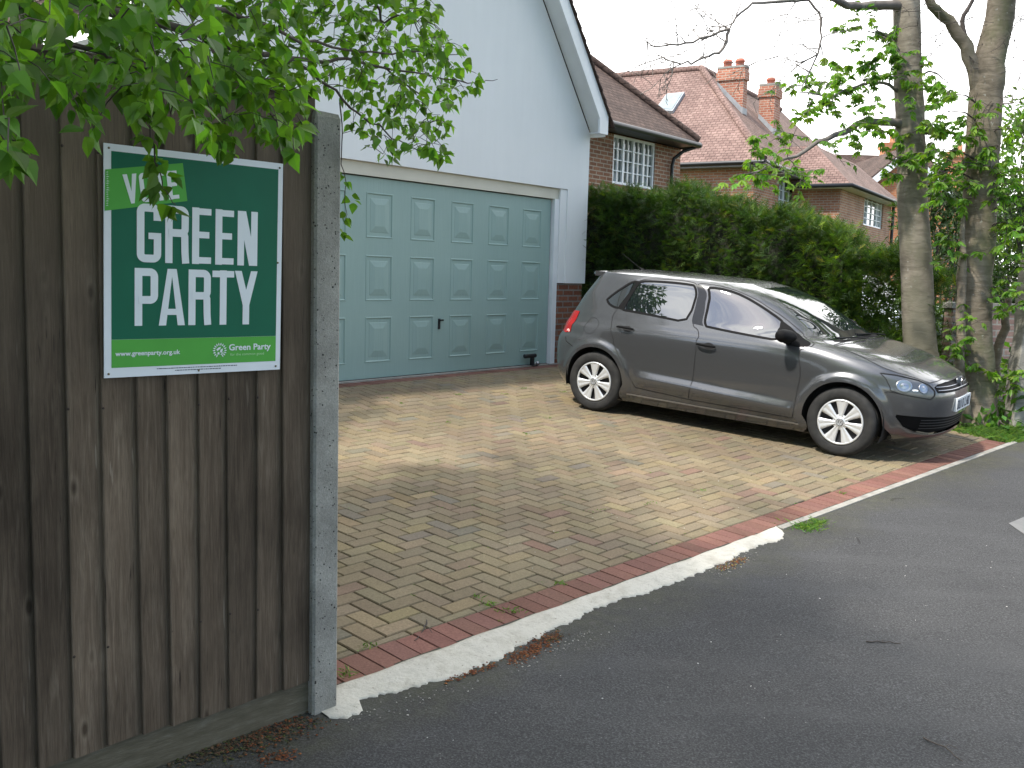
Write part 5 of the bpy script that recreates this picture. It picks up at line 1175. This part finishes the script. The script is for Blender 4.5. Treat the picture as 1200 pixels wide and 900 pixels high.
# left trunk
Y1 = 10.75; T1 = tree('straight smooth grey trunk with leafy side shoots rising behind the car bonnet', loc=Vector((4.52, Y1, gz(4.52, Y1))))
rt1 = random.Random(21); mt = MB()
base1 = Vector((4.55, Y1, gz(4.55, Y1)-.1))
limb(mt, [base1, base1+Vector((0, 0, .35)), Q(1078, 400, Y1), Q(1070, 250, Y1), Q(1066, 130, Y1), Q(1062, 0, Y1), Q(1058, -220, Y1), Q(1052, -560, Y1)], [.26, .20, .172, .158, .148, .135, .12, .07], .006, 20, 4, rt1)
mb = MB(); leafy = []; bare = []
b1 = limb(mb, [Q(1062, 147, Y1), Q(1015, 143, Y1-.2), Q(978, 158, Y1-.5), Q(945, 176, Y1-.7), Q(912, 190, Y1-.9), Q(880, 203, Y1-1.1)], [.05, .035, .028, .020, .013, .006], .012, 8, 3, rt1)
b2 = limb(mb, [Q(1066, 160, Y1), Q(1100, 150, Y1-.1), Q(1135, 165, Y1-.2)], [.035, .02, .01], .015, 7, 3, rt1)
b3 = limb(mb, [Q(1056, 108, Y1), Q(1035, 95, Y1-.1), Q(1010, 100, Y1-.2), Q(975, 112, Y1-.5), Q(935, 108, Y1-.7)], [.022, .016, .012, .009, .005], .015, 6, 3, rt1)
b4 = limb(mb, [Q(1058, 66, Y1), Q(1040, 45, Y1-.1), Q(1010, 38, Y1-.2)], [.016, .010, .004], .015, 6, 3, rt1)
b4b = limb(mb, [Q(1062, 95, Y1), Q(1090, 85, Y1-.1), Q(1110, 95, Y1-.2)], [.014, .010, .004], .015, 6, 3, rt1)
b5 = limb(mb, [Q(1062, 9, Y1), Q(1020, 5, Y1-.2), Q(990, 8, Y1-.4), Q(972, -4, Y1-.6), Q(925, 0, Y1-.9), Q(882, 4, Y1-1.1), Q(862, 22, Y1-1.2), Q(855, 34, Y1-1.25)], [.055, .045, .038, .026, .017, .012, .010, .008], .010, 8, 3, rt1)
bare1 = limb(mb, [Q(855, 34, Y1-1.25), Q(848, 57, Y1-1.3), Q(830, 66, Y1-1.3), Q(812, 74, Y1-1.35), Q(790, 73, Y1-1.4), Q(770, 64, Y1-1.4)], [.014, .014, .012, .010, .008, .005], .008, 6, 3, rt1)
bare2 = limb(mb, [Q(855, 34, Y1-1.25), Q(820, 46, Y1-1.4), Q(795, 54, Y1-1.5), Q(768, 54, Y1-1.6), Q(752, 46, Y1-1.6)], [.013, .011, .009, .007, .004], .008, 6, 3, rt1)
bare3 = limb(mb, [Q(925, 0, Y1-.9), Q(945, 0, Y1-.8), Q(961, 14, Y1-.8), Q(962, 45, Y1-.8), Q(958, 64, Y1-.8), Q(935, 74, Y1-.85), Q(912, 66, Y1-.9)], [.014, .013, .012, .010, .010, .006, .003], .008, 6, 3, rt1)
bare4 = limb(mb, [Q(958, 64, Y1-.8), Q(945, 95, Y1-.8), Q(938, 108, Y1-.8)], [.009, .007, .004], .01, 5, 3, rt1)
for bl, dens, ln_ in ((bare1, .55, .32), (bare2, .6, .35), (bare3, .5, .35), (bare4, .5, .25), (b5[10:], .35, .4)):
    for p in bl:
        if rt1.random() < dens: twig_spray(mb, p, Vector((rt1.gauss(-.5, .7), rt1.gauss(0, .6), rt1.gauss(.1, .7))), ln_*rt1.uniform(.6, 1.4), rt1, 0, None, .007)
ends = []
for bl, dens, ln_ in ((b1[3:], .95, .45), (b2, .8, .35), (b3[2:], .9, .42), (b4[2:], .8, .35), (b4b[2:], .8, .3)):
    for p in bl:
        for _ in range(2):
            if rt1.random() < dens: twig_spray(mb, p, Vector((rt1.gauss(-.3, .8), rt1.gauss(-.1, .6), rt1.gauss(.15, .6))), ln_*rt1.uniform(.6, 1.2), rt1, 1, ends, .005)
for py in (100, 175, 180, 190, 205): 
    for _ in range(2): twig_spray(mb, Q(1066, py, Y1-.12), Vector((rt1.gauss(0, .8), -.7, rt1.gauss(.1, .5))), .32, rt1, 1, ends, .004)
# high crown out of frame, which throws dappled shade
ends_hi = []
for i in range(26):
    h_ = rt1.uniform(6.2, 9.0); a_ = rt1.uniform(0, 6.28); p = Vector((4.3, Y1, h_)); e = p+Vector((math.cos(a_), math.sin(a_), .45))*rt1.uniform(1.2, 2.6)
    mb.tube([p, (p+e)/2+Vector((0, 0, .1)), e], [.035, .022, .01], 6); twig_spray(mb, e, e-p, .9, rt1, 0, ends_hi, .008); twig_spray(mb, (p+e)/2, Vector((rt1.gauss(0, 1), rt1.gauss(0, 1), .3)), .8, rt1, 0, ends_hi, .008)
mt.build('trunk', bark1, T1); mb.build('branches', twig_gr, T1)
Lt = Leaves()
for p, d in ends:
    if rt1.random() < .55: palmate(Lt, np.array(p), rt1.uniform(.07, .115), vcol(.65, 1.35, .14))
for p, d in ends_hi:
    if rt1.random() < .4: palmate(Lt, np.array(p), rt1.uniform(.10, .16), vcol(.65, 1.3, .12))
Lt.build('leaves', green_leaf, T1)
# right trunk with fork
Y2 = 10.4; T2 = tree('thick forked trunk with leafy shoots low down beside the grassy verge', loc=Vector((5.12, Y2, gz(5.12, Y2))))
rt2 = random.Random(31); mt = MB(); mb = MB(); ends = []
b0 = Q(1143, 492, Y2); b0.z = gz(b0.x, b0.y)-.1
limb(mt, [b0, b0+Vector((0, 0, .3)), Q(1142, 400, Y2), Q(1144, 300, Y2), Q(1150, 210, Y2), Q(1155, 120, Y2), Q(1160, 75, Y2), Q(1175, 0, Y2), Q(1198, -150, Y2), Q(1215, -420, Y2)], [.24, .20, .175, .172, .168, .165, .15, .135, .11, .06], .006, 20, 4, rt2)
l2 = limb(mt, [Q(1152, 120, Y2), Q(1146, 95, Y2), Q(1133, 55, Y2), Q(1112, 25, Y2), Q(1092, 6, Y2-.1), Q(1070, -30, Y2-.1), Q(1040, -140, Y2-.2)], [.10, .078, .066, .055, .046, .038, .025], .006, 14, 4, rt2)
l3 = limb(mb, [Q(1133, 52, Y2), Q(1127, 25, Y2), Q(1140, 2, Y2), Q(1155, -30, Y2)], [.03, .024, .02, .014], .008, 8, 3, rt2)
limb(mt, [Q(1132, 498, Y2-.15), Q(1124, 440, Y2-.2), Q(1128, 350, Y2-.2), Q(1129, 250, Y2-.15)], [.05, .05, .045, .02], .012, 9, 4, rt2)
limb(mt, [Q(1160, 480, Y2+.3), Q(1166, 430, Y2+.3), Q(1176, 385, Y2+.3), Q(1186, 340, Y2+.3)], [.06, .052, .045, .03], .01, 9, 4, rt2)
for py in range(210, 480, 14):
    for _ in range(2):
        sd_ = rt2.choice((-1, 1)); twig_spray(mb, Q(1145+sd_*14, py, Y2-.1), Vector((sd_*rt2.uniform(.1, 1), -.6, rt2.gauss(.2, .4))), rt2.uniform(.2, .42), rt2, 1, ends, .004)
for px, py in [(1110, 130), (1120, 160), (1095, 175), (1130, 190), (1170, 170), (1185, 150), (1195, 200), (1190, 240), (1175, 215), (1200, 120), (1180, 260), (1100, 200), (1160, 195), (1140, 150), (1112, 110), (1098, 215)]:
    e = Q(px, py, Y2-.3); s_ = Q(1150, py+15, Y2-.05); mb.tube([s_, (s_+e)/2+Vector((0, 0, .05)), e], [.012, .008, .004], 5)
    for _ in range(3): twig_spray(mb, e, Vector((rt2.gauss(0, .8), rt2.gauss(0, .5), rt2.gauss(0, .5))), .32, rt2, 1, ends, .004)
for px, py in [(1180, 40), (1192, 60), (1196, 85), (1120, 40), (1105, 60), (1165, 30), (1185, 105), (1090, 10), (1075, 30), (1100, 30), (1110, 80), (1140, 20)]: 
    for _ in range(2): twig_spray(mb, Q(px, py, Y2), Vector((rt2.gauss(0, .8), rt2.gauss(0, .5), rt2.gauss(0, .5))), .4, rt2, 0, None, .004)
ends_hi = []
for i in range(30):
    h_ = rt2.uniform(6.0, 9.5); a_ = rt2.uniform(0, 6.28); p = Vector((5.4, Y2, h_)); e = p+Vector((math.cos(a_), math.sin(a_), .4))*rt2.uniform(1.2, 2.8)
    mb.tube([p, (p+e)/2+Vector((0, 0, .1)), e], [.035, .022, .01], 6); twig_spray(mb, e, e-p, .9, rt2, 0, ends_hi, .008)
mt.build('trunk', bark_mat('bark_brown', (.12, .098, .07), (.25, .21, .16), .9, (.10, .11, .05)), T2); mb.build('branches', twigm, T2)
Lt = Leaves()
for p, d in ends:
    if rt2.random() < .33: palmate(Lt, np.array(p), rt2.uniform(.075, .12), vcol(.65, 1.35, .14))
for p, d in ends_hi:
    if rt2.random() < .5: palmate(Lt, np.array(p), rt2.uniform(.10, .16), vcol(.65, 1.3, .12))
Lt.build('leaves', green_leaf, T2)
# ---- shrubs behind ----
bush_dark = leaf_mat('bush_dark', (.030, .060, .016), (.055, .10, .024), .3, .4); bush_lt = leaf_mat('bush_light', (.07, .13, .025), (.11, .18, .035), .4, .5)
def bush(cx_, cy_, rx, ry, z0, z1, n, size, mat, label, seed, name='shrub', cat='shrub', stems=5):
    o = thing(name, (cx_, cy_, gz(cx_, cy_)), label, cat); rr_ = random.Random(seed); m = MB(); Lb = Leaves(); g = gz(cx_, cy_)
    clumps = []
    for i in range(max(8, int(n/90))):
        a = rr_.uniform(0, 6.28); r_ = math.sqrt(rr_.random()); z = z0+(z1-z0)*rr_.random(); k = math.sqrt(max(.08, 1-((z-z0)/(z1-z0)*1.6-.6)**2)) if z > z0+(z1-z0)*.375 else 1
        clumps.append((Vector((cx_+rx*r_*k*math.cos(a), cy_+ry*r_*k*math.sin(a), z)), rr_.uniform(.16, .34)))
    for i, (c_, r_) in enumerate(clumps):
        if i % 2 == 0: b_ = Vector((cx_+rr_.gauss(0, rx*.25), cy_+rr_.gauss(0, ry*.2), g-.03)); m.tube(wobble([b_, b_.lerp(c_, .5)+Vector((0, 0, .1)), c_], .02, rr_, 2), [.022, .018, .014, .009, .005], 6)
        for _ in range(int(n/len(clumps))):
            v = np.array([rr_.gauss(0, 1) for _ in range(3)]); v = v/np.linalg.norm(v)*rr_.random()**.4; p = np.array(c_)+v*r_*np.array([1.2, 1, .8]); simple_leaf(Lb, p, v+np.array([0, 0, rr_.uniform(-.6, .4)]), size*rr_.uniform(.7, 1.3), size*.45, vcol(.55, 1.4, .15))
    m.build('stems', twigm, o); Lb.build('foliage', mat, o); return o
bush(4.3, 11.75, .75, .35, .45, 1.95, 3800, .075, bush_lt, 'yellow-green loose shrub between the hedge and the straight trunk', 41)
bush(5.4, 12.6, .75, .5, .3, 2.9, 5200, .085, bush_dark, 'dark leafy shrub filling the gap between the two trunks', 42)
bush(7.2, 13.4, 1.1, .6, .9, 3.3, 6500, .09, bush_dark, 'tall dark shrub behind the forked trunk at the right edge', 43)
bush(7.4, 16.5, 1.6, .8, .3, 3.6, 5200, .11, bush_dark, 'broad evergreen bush below the orange gable house', 44)
bush(8.0, 14.9, 1.3, .8, .3, 4.6, 9500, .11, bush_lt, 'tall bush with mid green leaves rising above the garden wall at the right edge', 49)
bush(10.6, 19.5, 2.2, 1.0, .3, 5.2, 5200, .15, bush_lt, 'tall lighter green bush far right behind the trunks', 45)
bush(5.05, 10.15, .17, .12, .05, .42, 240, .12, leaf_mat('dock_leaf', (.055, .14, .022), (.09, .19, .035), .4), 'low leafy plant at the foot of the forked trunk', 46, 'leafy_plant', 'plant')
bush(-4.9, 7.4, 2.2, 1.5, .1, 5.6, 9000, .13, bush_dark, 'dense dark shrub behind the timber fence at the left', 48)
bush(5.75, 10.95, .22, .2, .1, .9, 340, .14, green_leaf, 'upright green shoots between the forked trunk and timber gate post', 47, 'leafy_plant', 'plant')
# low garden wall, timber gate post
gw = thing('garden_wall', (7.2, 12.0, gz(7.2, 12)), 'low pinkish brick garden wall seen behind the forked trunk', 'wall')
GWF = Frame((5.3, 11.9, gz(6, 12)), R(88)); m = MB(); m.box(GWF, 0, 6, -.22, 0, -.3, 1.12); m.build('brickwork', brick_mat('brick_pink', (.33, .20, .17), (.42, .29, .24), (.42, .38, .33)), gw)
m = MB(); m.box(GWF, -.03, 6, -.25, .03, 1.121, 1.19); m.build('coping', cm.m, gw)
gp_b = onground(1192, 500); gpo = thing('gate_post', gp_b, 'thick weathered grey timber post at the right end of the verge', 'post')
gm2 = bark_mat('grey_timber', (.20, .185, .155), (.36, .34, .30), .5); m = MB(); rows = []
for i in range(12):
    z = -.1+2.0*i/11; o_ = Vector((.012*math.sin(i*1.3)+.05*i/11, 0, z)); rows.append([gp_b+o_+Vector((.005+.115*sx_*(1+.03*math.sin(i*2.1+sx_)), .10*sy_, .02*sx_ if i == 11 else 0)) for sx_, sy_ in ((-1, -1), (-.9, -1.08), (.9, -1.08), (1, -1), (1, 1), (-1, 1))])
m.grid(rows, True, False); m.poly(rows[-1]); m.build('timber', gm2, gpo)
# ---- birch overhanging the fence ----
BT = tree('birch with drooping bright green leafy branches overhanging the timber fence', 'birch_tree', Vector((-3.9, 3.9, gz(-3.9, 3.9))))
rb = random.Random(77); mt = MB(); mb = MB(); tb = Vector((-3.9, 3.9, gz(-3.9, 3.9)-.1))
limb(mt, [tb, tb+Vector((.02, 0, 1.2)), tb+Vector((.1, -.05, 3)), tb+Vector((.05, 0, 4.2)), tb+Vector((.2, .1, 5.2)), tb+Vector((.2, .1, 6.2))], [.19, .15, .13, .10, .06, .02], .01, 16, 4, rb)
bw = bark_mat('birch_bark', (.22, .20, .18), (.55, .53, .50), .5)
main = limb(mb, [Vector((-3.85, 3.9, 2.6)), Q(-250, -40, 3.5), Q(40, -10, 2.9), Q(232, 41, 2.95), Q(300, 64, 3.15), Q(345, 72, 3.35), Q(395, 71, 3.55), Q(450, 78, 3.8), Q(510, 90, 4.0), Q(560, 97, 4.1), Q(583, 93, 4.15)], [.035, .028, .018, .012, .0095, .008, .006, .0045, .003, .002, .0012], .006, 7, 4, rb)
m2 = limb(mb, [Vector((-3.85, 3.9, 3.0)), Q(-200, -160, 3.2), Q(60, -60, 2.7), Q(200, 0, 2.6), Q(280, 20, 2.9), Q(350, 45, 3.2), Q(420, 60, 3.6), Q(490, 62, 3.9), Q(545, 62, 4.0)], [.03, .02, .012, .009, .007, .005, .004, .003, .001], .006, 7, 4, rb)
m3 = limb(mb, [Vector((-3.85, 3.9, 2.8)), Q(-300, 0, 2.6), Q(-60, 20, 2.3), Q(60, 40, 2.2), Q(130, 70, 2.25), Q(180, 100, 2.35)], [.03, .018, .010, .007, .005, .002], .006, 7, 4, rb)
m4 = limb(mb, [Q(232, 41, 2.95), Q(270, 80, 2.9), Q(300, 110, 2.9), Q(330, 150, 2.92), Q(352, 168, 2.95)], [.007, .005, .004, .003, .0015], .006, 6, 4, rb)
m5 = limb(mb, [Q(345, 72, 3.35), Q(385, 100, 3.5), Q(420, 130, 3.7), Q(450, 155, 3.8), Q(490, 178, 3.9), Q(515, 187, 3.95)], [.007, .005, .004, .003, .002, .001], .006, 6, 4, rb)
m6 = limb(mb, [Q(180, 95, 2.35), Q(176, 150, 2.4), Q(182, 190, 2.42), Q(192, 222, 2.43), Q(206, 240, 2.44)], [.003, .0025, .002, .0015, .001], .004, 5, 4, rb)
m7 = limb(mb, [Q(400, -60, 3.6), Q(440, 5, 3.7), Q(450, 25, 3.75), Q(480, 20, 3.8), Q(500, 50, 3.9)], [.009, .006, .004, .003, .001], .006, 6, 4, rb)
m8 = limb(mb, [Q(450, 78, 3.8), Q(490, 110, 3.9), Q(500, 140, 3.95), Q(512, 165, 4.0)], [.004, .003, .002, .001], .006, 5, 4, rb)
sk_pts = [p for bl in (main[6:], m2[6:], m3[4:], m4, m5, m7, m8) for p in bl]
low = [(-40, 200), (0, 200), (22, 205), (28, 110), (55, 92), (62, 105), (80, 115), (95, 165), (108, 170), (114, 125), (150, 125), (168, 140), (215, 148), (240, 165), (272, 182), (285, 130), (300, 150), (330, 172), (352, 180), (360, 104), (400, 120), (415, 165), (450, 187), (480, 175), (522, 190), (535, 112), (560, 122), (586, 112), (590, 90)]
rgt = [(-60, 505), (0, 510), (35, 520), (50, 548), (70, 545), (90, 590), (115, 560), (130, 525), (150, 528), (195, 528), (250, 500)]
def itp(tb_, x):
    for (a, b), (c_, d_) in zip(tb_, tb_[1:]):
        if a <= x <= c_: return b+(d_-b)*(x-a)/(c_-a)
    return tb_[0][1] if x < tb_[0][0] else tb_[-1][1]
def project(p): d = Vector(p)-Vector((0, 0, CAMZ)); z = d.dot(_f); return 600+FPX*d.dot(RT)/z, 450-FPX*d.dot(UP)/z
def fence_limit(p, marg=.04): # only leaves in front of (or above) the boards
    q = Vector(p)-FF.o; return q.dot(FF.D)
Lb = Leaves(); bleaf = leaf_mat('birch_leaf', (.085, .19, .022), (.14, .27, .036), .5, .4)
leaf_pts = []; tries = 0
while len(leaf_pts) < 1300 and tries < 60000:
    tries += 1; px = rb.uniform(-40, 590); py = rb.uniform(-60, 205)
    if py > itp(low, px) or px > itp(rgt, py): continue
    dens = 1.0
    if px > 360: dens = 1.4 if py < 120 else .95
    if px > 500: dens = .5
    if px > 540: dens = .3
    elif px < 250: dens = .38
    else: dens = .8
    if rb.random() > dens: continue
    if px < 60: Y = rb.uniform(1.5, 2.35)
    elif px < 250: Y = rb.uniform(1.75, 2.2+.5*px/250)
    elif px < 365: Y = rb.uniform(2.5, 3.05) if py > 90 else rb.uniform(2.6, 3.7)
    else: Y = rb.uniform(3.3, 4.3)
    p = Q(px, py, Y); q = p-FF.o
    if q.dot(FF.D) < .05 and q.dot(FF.S) < .12 and p.z < FB.z+2.3: continue
    leaf_pts.append(p)
m9 = limb(mb, [Q(398, 120, 3.62), Q(402, 170, 3.66), Q(404, 215, 3.68), Q(403, 262, 3.68)], [.003, .0022, .0018, .001], .004, 5, 4, rb)
for px_, py_ in ((400, 208), (404, 214), (409, 232), (416, 237), (402, 250), (405, 256), (400, 268), (403, 274)): leaf_pts.append(Q(px_, py_, 3.68))
sk_pts += m9
for p in m6[2:]: leaf_pts += [p+Vector((rb.gauss(0, .012), rb.gauss(0, .012), rb.gauss(0, .01)))]
twigs = [Vector(p) for p in sk_pts]
rest = sorted(leaf_pts, key=lambda p: min((p-s_).length for s_ in sk_pts))
nodes = [Vector(p) for p in sk_pts]; segs = []
for p in rest:
    j = min(range(len(nodes)), key=lambda i: (nodes[i]-p).length_squared*(1.0 if nodes[i].z > p.z-.03 else 2.5)); q = nodes[j]; d = p-q; L_ = d.length
    if L_ > .45: continue
    if L_ > .05: mid = q.lerp(p, .5)+Vector((0, 0, .10*L_)); mb.tube([q, mid, p], [.0016, .0013, .0009], 4, cap=False); nodes.append(mid)
    nodes.append(p); dd_ = np.array(d if L_ > .01 else Vector((.5, 0, -.5)))/max(L_, .01)
    for _ in range(3 if rb.random() < .5 else 2):
        dr = dd_*.6+np.array([rb.gauss(0, .6), rb.gauss(0, .6), -.55+rb.gauss(0, .35)]); birch_leaf(Lb, np.array(p)+np.array([rb.gauss(0, .006) for _ in range(3)]), dr, rb.uniform(.034, .056) if p.y < 3.1 else rb.uniform(.030, .048), vcol(.5, 1.3, .12))
# crown above and behind, out of frame
ends_hi = []
for i in range(150):
    h_ = rb.uniform(2.9, 5.6); a_ = rb.uniform(-2.6, .9); r_ = rb.uniform(1.2, 3.4)*(1.15-.08*h_); p = Vector((-3.8, 3.9, h_)); e = p+Vector((math.cos(a_), math.sin(a_), rb.uniform(.0, .35)))*r_
    px, py = project(e) if e.y > .5 else (-999, 0)
    if py > -260 and e.y > .8 and px > -200: continue
    mb.tube([p, (p+e)/2+Vector((0, 0, .15)), e], [.03, .018, .008], 6)
    for f_ in (.45, .7, 1.0): twig_spray(mb, p.lerp(e, f_)+Vector((0, 0, .1)), Vector((math.cos(a_)+rb.gauss(0, .6), math.sin(a_)+rb.gauss(0, .6), -.2)), .9, rb, 0, ends_hi, .007, .5)
for p, d in ends_hi:
    px, py = project(p) if p.y > .3 else (-999, 0)
    if p.y > .3 and py > -12 and -100 < px < 1300: continue
    for _ in range(2): q = np.array(p)+np.array([rb.gauss(0, .06) for _ in range(3)]); simple_leaf(Lb, q, np.array([rb.gauss(0, .6), rb.gauss(0, .6), -.6]), rb.uniform(.06, .09), .05, vcol(.6, 1.3, .1))
mt.build('trunk', bw, BT); mb.build('branches', twigm, BT); Lb.build('leaves', bleaf, BT)
# small shoot low on the garage side of the post
# ---- street trees behind the viewer, which shade the pavement ----
def street_tree(x, y, h_, cr, nb, seed, label):
    t = tree(label, 'street_tree', Vector((x, y, gz(x, y))), 'street trees along the pavement'); rs_ = random.Random(seed); m = MB(); b = MB(); Lq = Leaves(); g = gz(x, y)
    limb(m, [Vector((x, y, g-.1)), Vector((x, y, g+2)), Vector((x+.1, y, g+h_*.6)), Vector((x, y+.1, g+h_))], [.3, .24, .17, .05], .02, 14, 4, rs_); m.build('trunk', bark1, t)
    for i in range(nb):
        f_ = rs_.random(); hh_ = g+h_*(.42+.55*f_); a_ = rs_.uniform(0, 6.28); r_ = cr*rs_.uniform(.45, 1)*math.sqrt(max(.1, 1-(f_*1.3-.45)**2)); p = Vector((x, y, hh_-.5)); e = Vector((x+math.cos(a_)*r_, y+math.sin(a_)*r_, hh_+.5)); b.tube([p, (p+e)/2+Vector((0, 0, .2)), e], [.05, .03, .012], 6)
        for _ in range(115):
            v = np.array([rs_.gauss(0, .5), rs_.gauss(0, .5), rs_.gauss(0, .38)]); simple_leaf(Lq, np.array(e)+v, v+np.array([0, 0, -.4]), rs_.uniform(.13, .2), .12, vcol(.7, 1.2, .1))
    b.build('branches', twigm, t); Lq.build('leaves', green_leaf, t)
street_tree(-3.7, -1.5, 9.0, 3.9, 60, 91, 'leafy street tree standing behind the viewer to the left')
street_tree(1.5, -2.4, 9.5, 3.9, 60, 92, 'leafy street tree standing directly behind the viewer')

# ================= SMALL STUFF =================
def blade(Lv_, p, hgt, col, spread=.6):
    a = rl.uniform(0, 6.28); w_ = .0035; sd_ = np.array([math.cos(a), math.sin(a), 0]); ln = np.array([rl.normal(0, spread), rl.normal(0, spread), 1.])*hgt
    Lv_.add([p-sd_*w_, p+sd_*w_, p+ln*.6+sd_*w_*.6, p+ln+np.array([ln[0], ln[1], -hgt*.15])*.5], [(0, 1, 2), (0, 2, 3)], col)
grass_m = leaf_mat('grass_blade', (.07, .15, .02), (.13, .22, .04), .35, .6)
Lg = Leaves(); rg = random.Random(12)
for i in range(9000):   # verge between the drive end and the gate post
    s_ = rg.uniform(7.9, 10.6); d_ = -abs(rg.gauss(0, .38)); 
    if s_ < 8.05 and d_ < -.25 and rg.random() < .5: continue
    p = kp(s_, d_+.02, -.03); 
    if d_ < -.55 and rg.random() < .6: continue
    blade(Lg, np.array(p), rg.uniform(.03, .09), vcol(.6, 1.3, .2))
tag(Lg.build('verge_grass', grass_m), kind='stuff')
Lg = Leaves()
def tuft(p, n, h_, sp_r): 
    for _ in range(n): blade(Lg, np.array(p)+np.array([rg.gauss(0, sp_r), rg.gauss(0, sp_r), 0]), h_*rg.uniform(.4, 1.2), vcol(.6, 1.4, .25), .9)
tuft(onground(945, 618)+Vector((0, 0, -.002)), 260, .028, .05); tuft(onground(958, 612), 120, .022, .04)
for px, py, n in ((604, 716, 40), (572, 708, 26), (657, 684, 30), (560, 700, 14), (430, 758, 26), (402, 788, 30), (406, 792, 24), (612, 458, 26), (592, 464, 22), (538, 467, 24), (470, 478, 18), (452, 474, 16), (525, 495, 16), (615, 508, 14), (640, 490, 14), (512, 540, 8), (700, 600, 10), (760, 590, 12), (820, 575, 14), (985, 578, 18), (660, 460, 20), (432, 505, 12), (585, 716, 14)): tuft(onground(px, py), n, .014, .022)
rnd2 = random.Random(6)
for i in range(420): # moss and seedlings along joints
    i_, j_ = rnd2.randint(0, 70), rnd2.randint(0, 70); q = O+ex*(i_*W_)+ey*(j_*W_)+(ex if rnd2.random() < .5 else ey)*rnd2.uniform(-.05, .05)
    if all(clip([q, q+ex*.001, q+ey*.001], a, b, .05) for a, b, _ in edges): tuft(Vector((q[0], q[1], gz(q[0], q[1])-.004)), rnd2.randint(2, 7), .008, .008)
tag(Lg.build('weeds', grass_m), kind='stuff')
# leaf litter, catkin husks and grit
def litter(name, spots, mat, size, n3=4):
    Lx = Leaves()
    for (p0, p1, n, sp_r, cols_) in spots:
        for _ in range(n):
            q = Vector(p0).lerp(Vector(p1), rg.random())+Vector((rg.gauss(0, sp_r), rg.gauss(0, sp_r), 0)); z = gz(q.x, q.y)+.002; c_ = rg.choice(cols_); a = rg.uniform(0, 6.28); k = size*rg.uniform(.4, 1.6); e = rg.uniform(.25, 1)
            vs = []; nv = 5
            for i in range(nv): t = a+6.28*i/nv; vs.append(np.array([q.x+k*math.cos(t)*1.0+0, q.y+k*math.sin(t)*e, z+rg.uniform(0, .004)]))
            vs.append(np.array([q.x, q.y, z+.003+k*.4])); Lx.add(vs, [(i, (i+1) % nv, nv) for i in range(nv)], c_)
    tag(Lx.build(name, mat), kind='stuff')
lm = Mat('litter', (.5, .5, .5), .9, spec=.1); lm.col(lm.attr('col'))
rust = [(.20, .07, .03), (.14, .05, .03), (.25, .11, .05), (.10, .05, .03)]; grit = [(.30, .28, .25), (.42, .40, .36), (.18, .17, .16)]; soil = [(.05, .038, .025), (.08, .055, .035), (.12, .075, .045), (.07, .075, .03)]
litter('leaf_litter', [(onground(640, 752), onground(600, 776), 380, .024, rust), (onground(655, 744), onground(640, 752), 220, .022, rust+soil), (onground(520, 800), onground(580, 780), 120, .012, rust), (onground(845, 668), onground(870, 655), 160, .02, rust+[(.22, .18, .06)]), (onground(270, 876), onground(362, 846), 700, .045, soil+rust[:2]), (onground(200, 890), onground(300, 872), 500, .04, soil), (onground(345, 884), onground(310, 892), 110, .02, rust), (onground(425, 800), onground(600, 752), 40, .02, rust)], lm.m, .0048)
litter('grit', [(onground(600, 785), onground(700, 740), 90, .03, grit), (onground(840, 672), onground(880, 650), 120, .035, grit), (onground(400, 850), onground(560, 800), 70, .04, grit), (onground(420, 880), onground(1150, 640), 34, .35, [(.55, .53, .5)]), (onground(430, 700), onground(900, 560), 30, .25, [(.6, .6, .56)])], lm.m, .0034)
# fallen twigs on the pavement
for (a, b), lab in ((((1015, 753), (1056, 755)), 'thin dark fallen twig lying flat on the pavement at the right'), (((1082, 866), (1128, 894)), 'longer dark twig on the pavement in the bottom right corner'), (((500, 728), (486, 752)), 'small forked twig lying on the paving blocks by the red edge')):
    p, q = onground(*a), onground(*b); m = MB(); up_ = Vector((0, 0, .006)); mid = p.lerp(q, .5); sd_ = Vector((-(q-p).y, (q-p).x, 0))*.05; pts = wobble([p+up_, mid+up_+sd_, q+up_], .004, rg, 3); m.tube(pts, [.0035-.0003*i for i in range(len(pts))], 5); m.tube([pts[3], pts[3]+sd_*2+Vector((0, 0, .006)), pts[3]+sd_*4+(q-p)*.15], [.002, .0016, .001], 4)
    tag(m.build('fallen_twig', twigm), lab, 'twig')
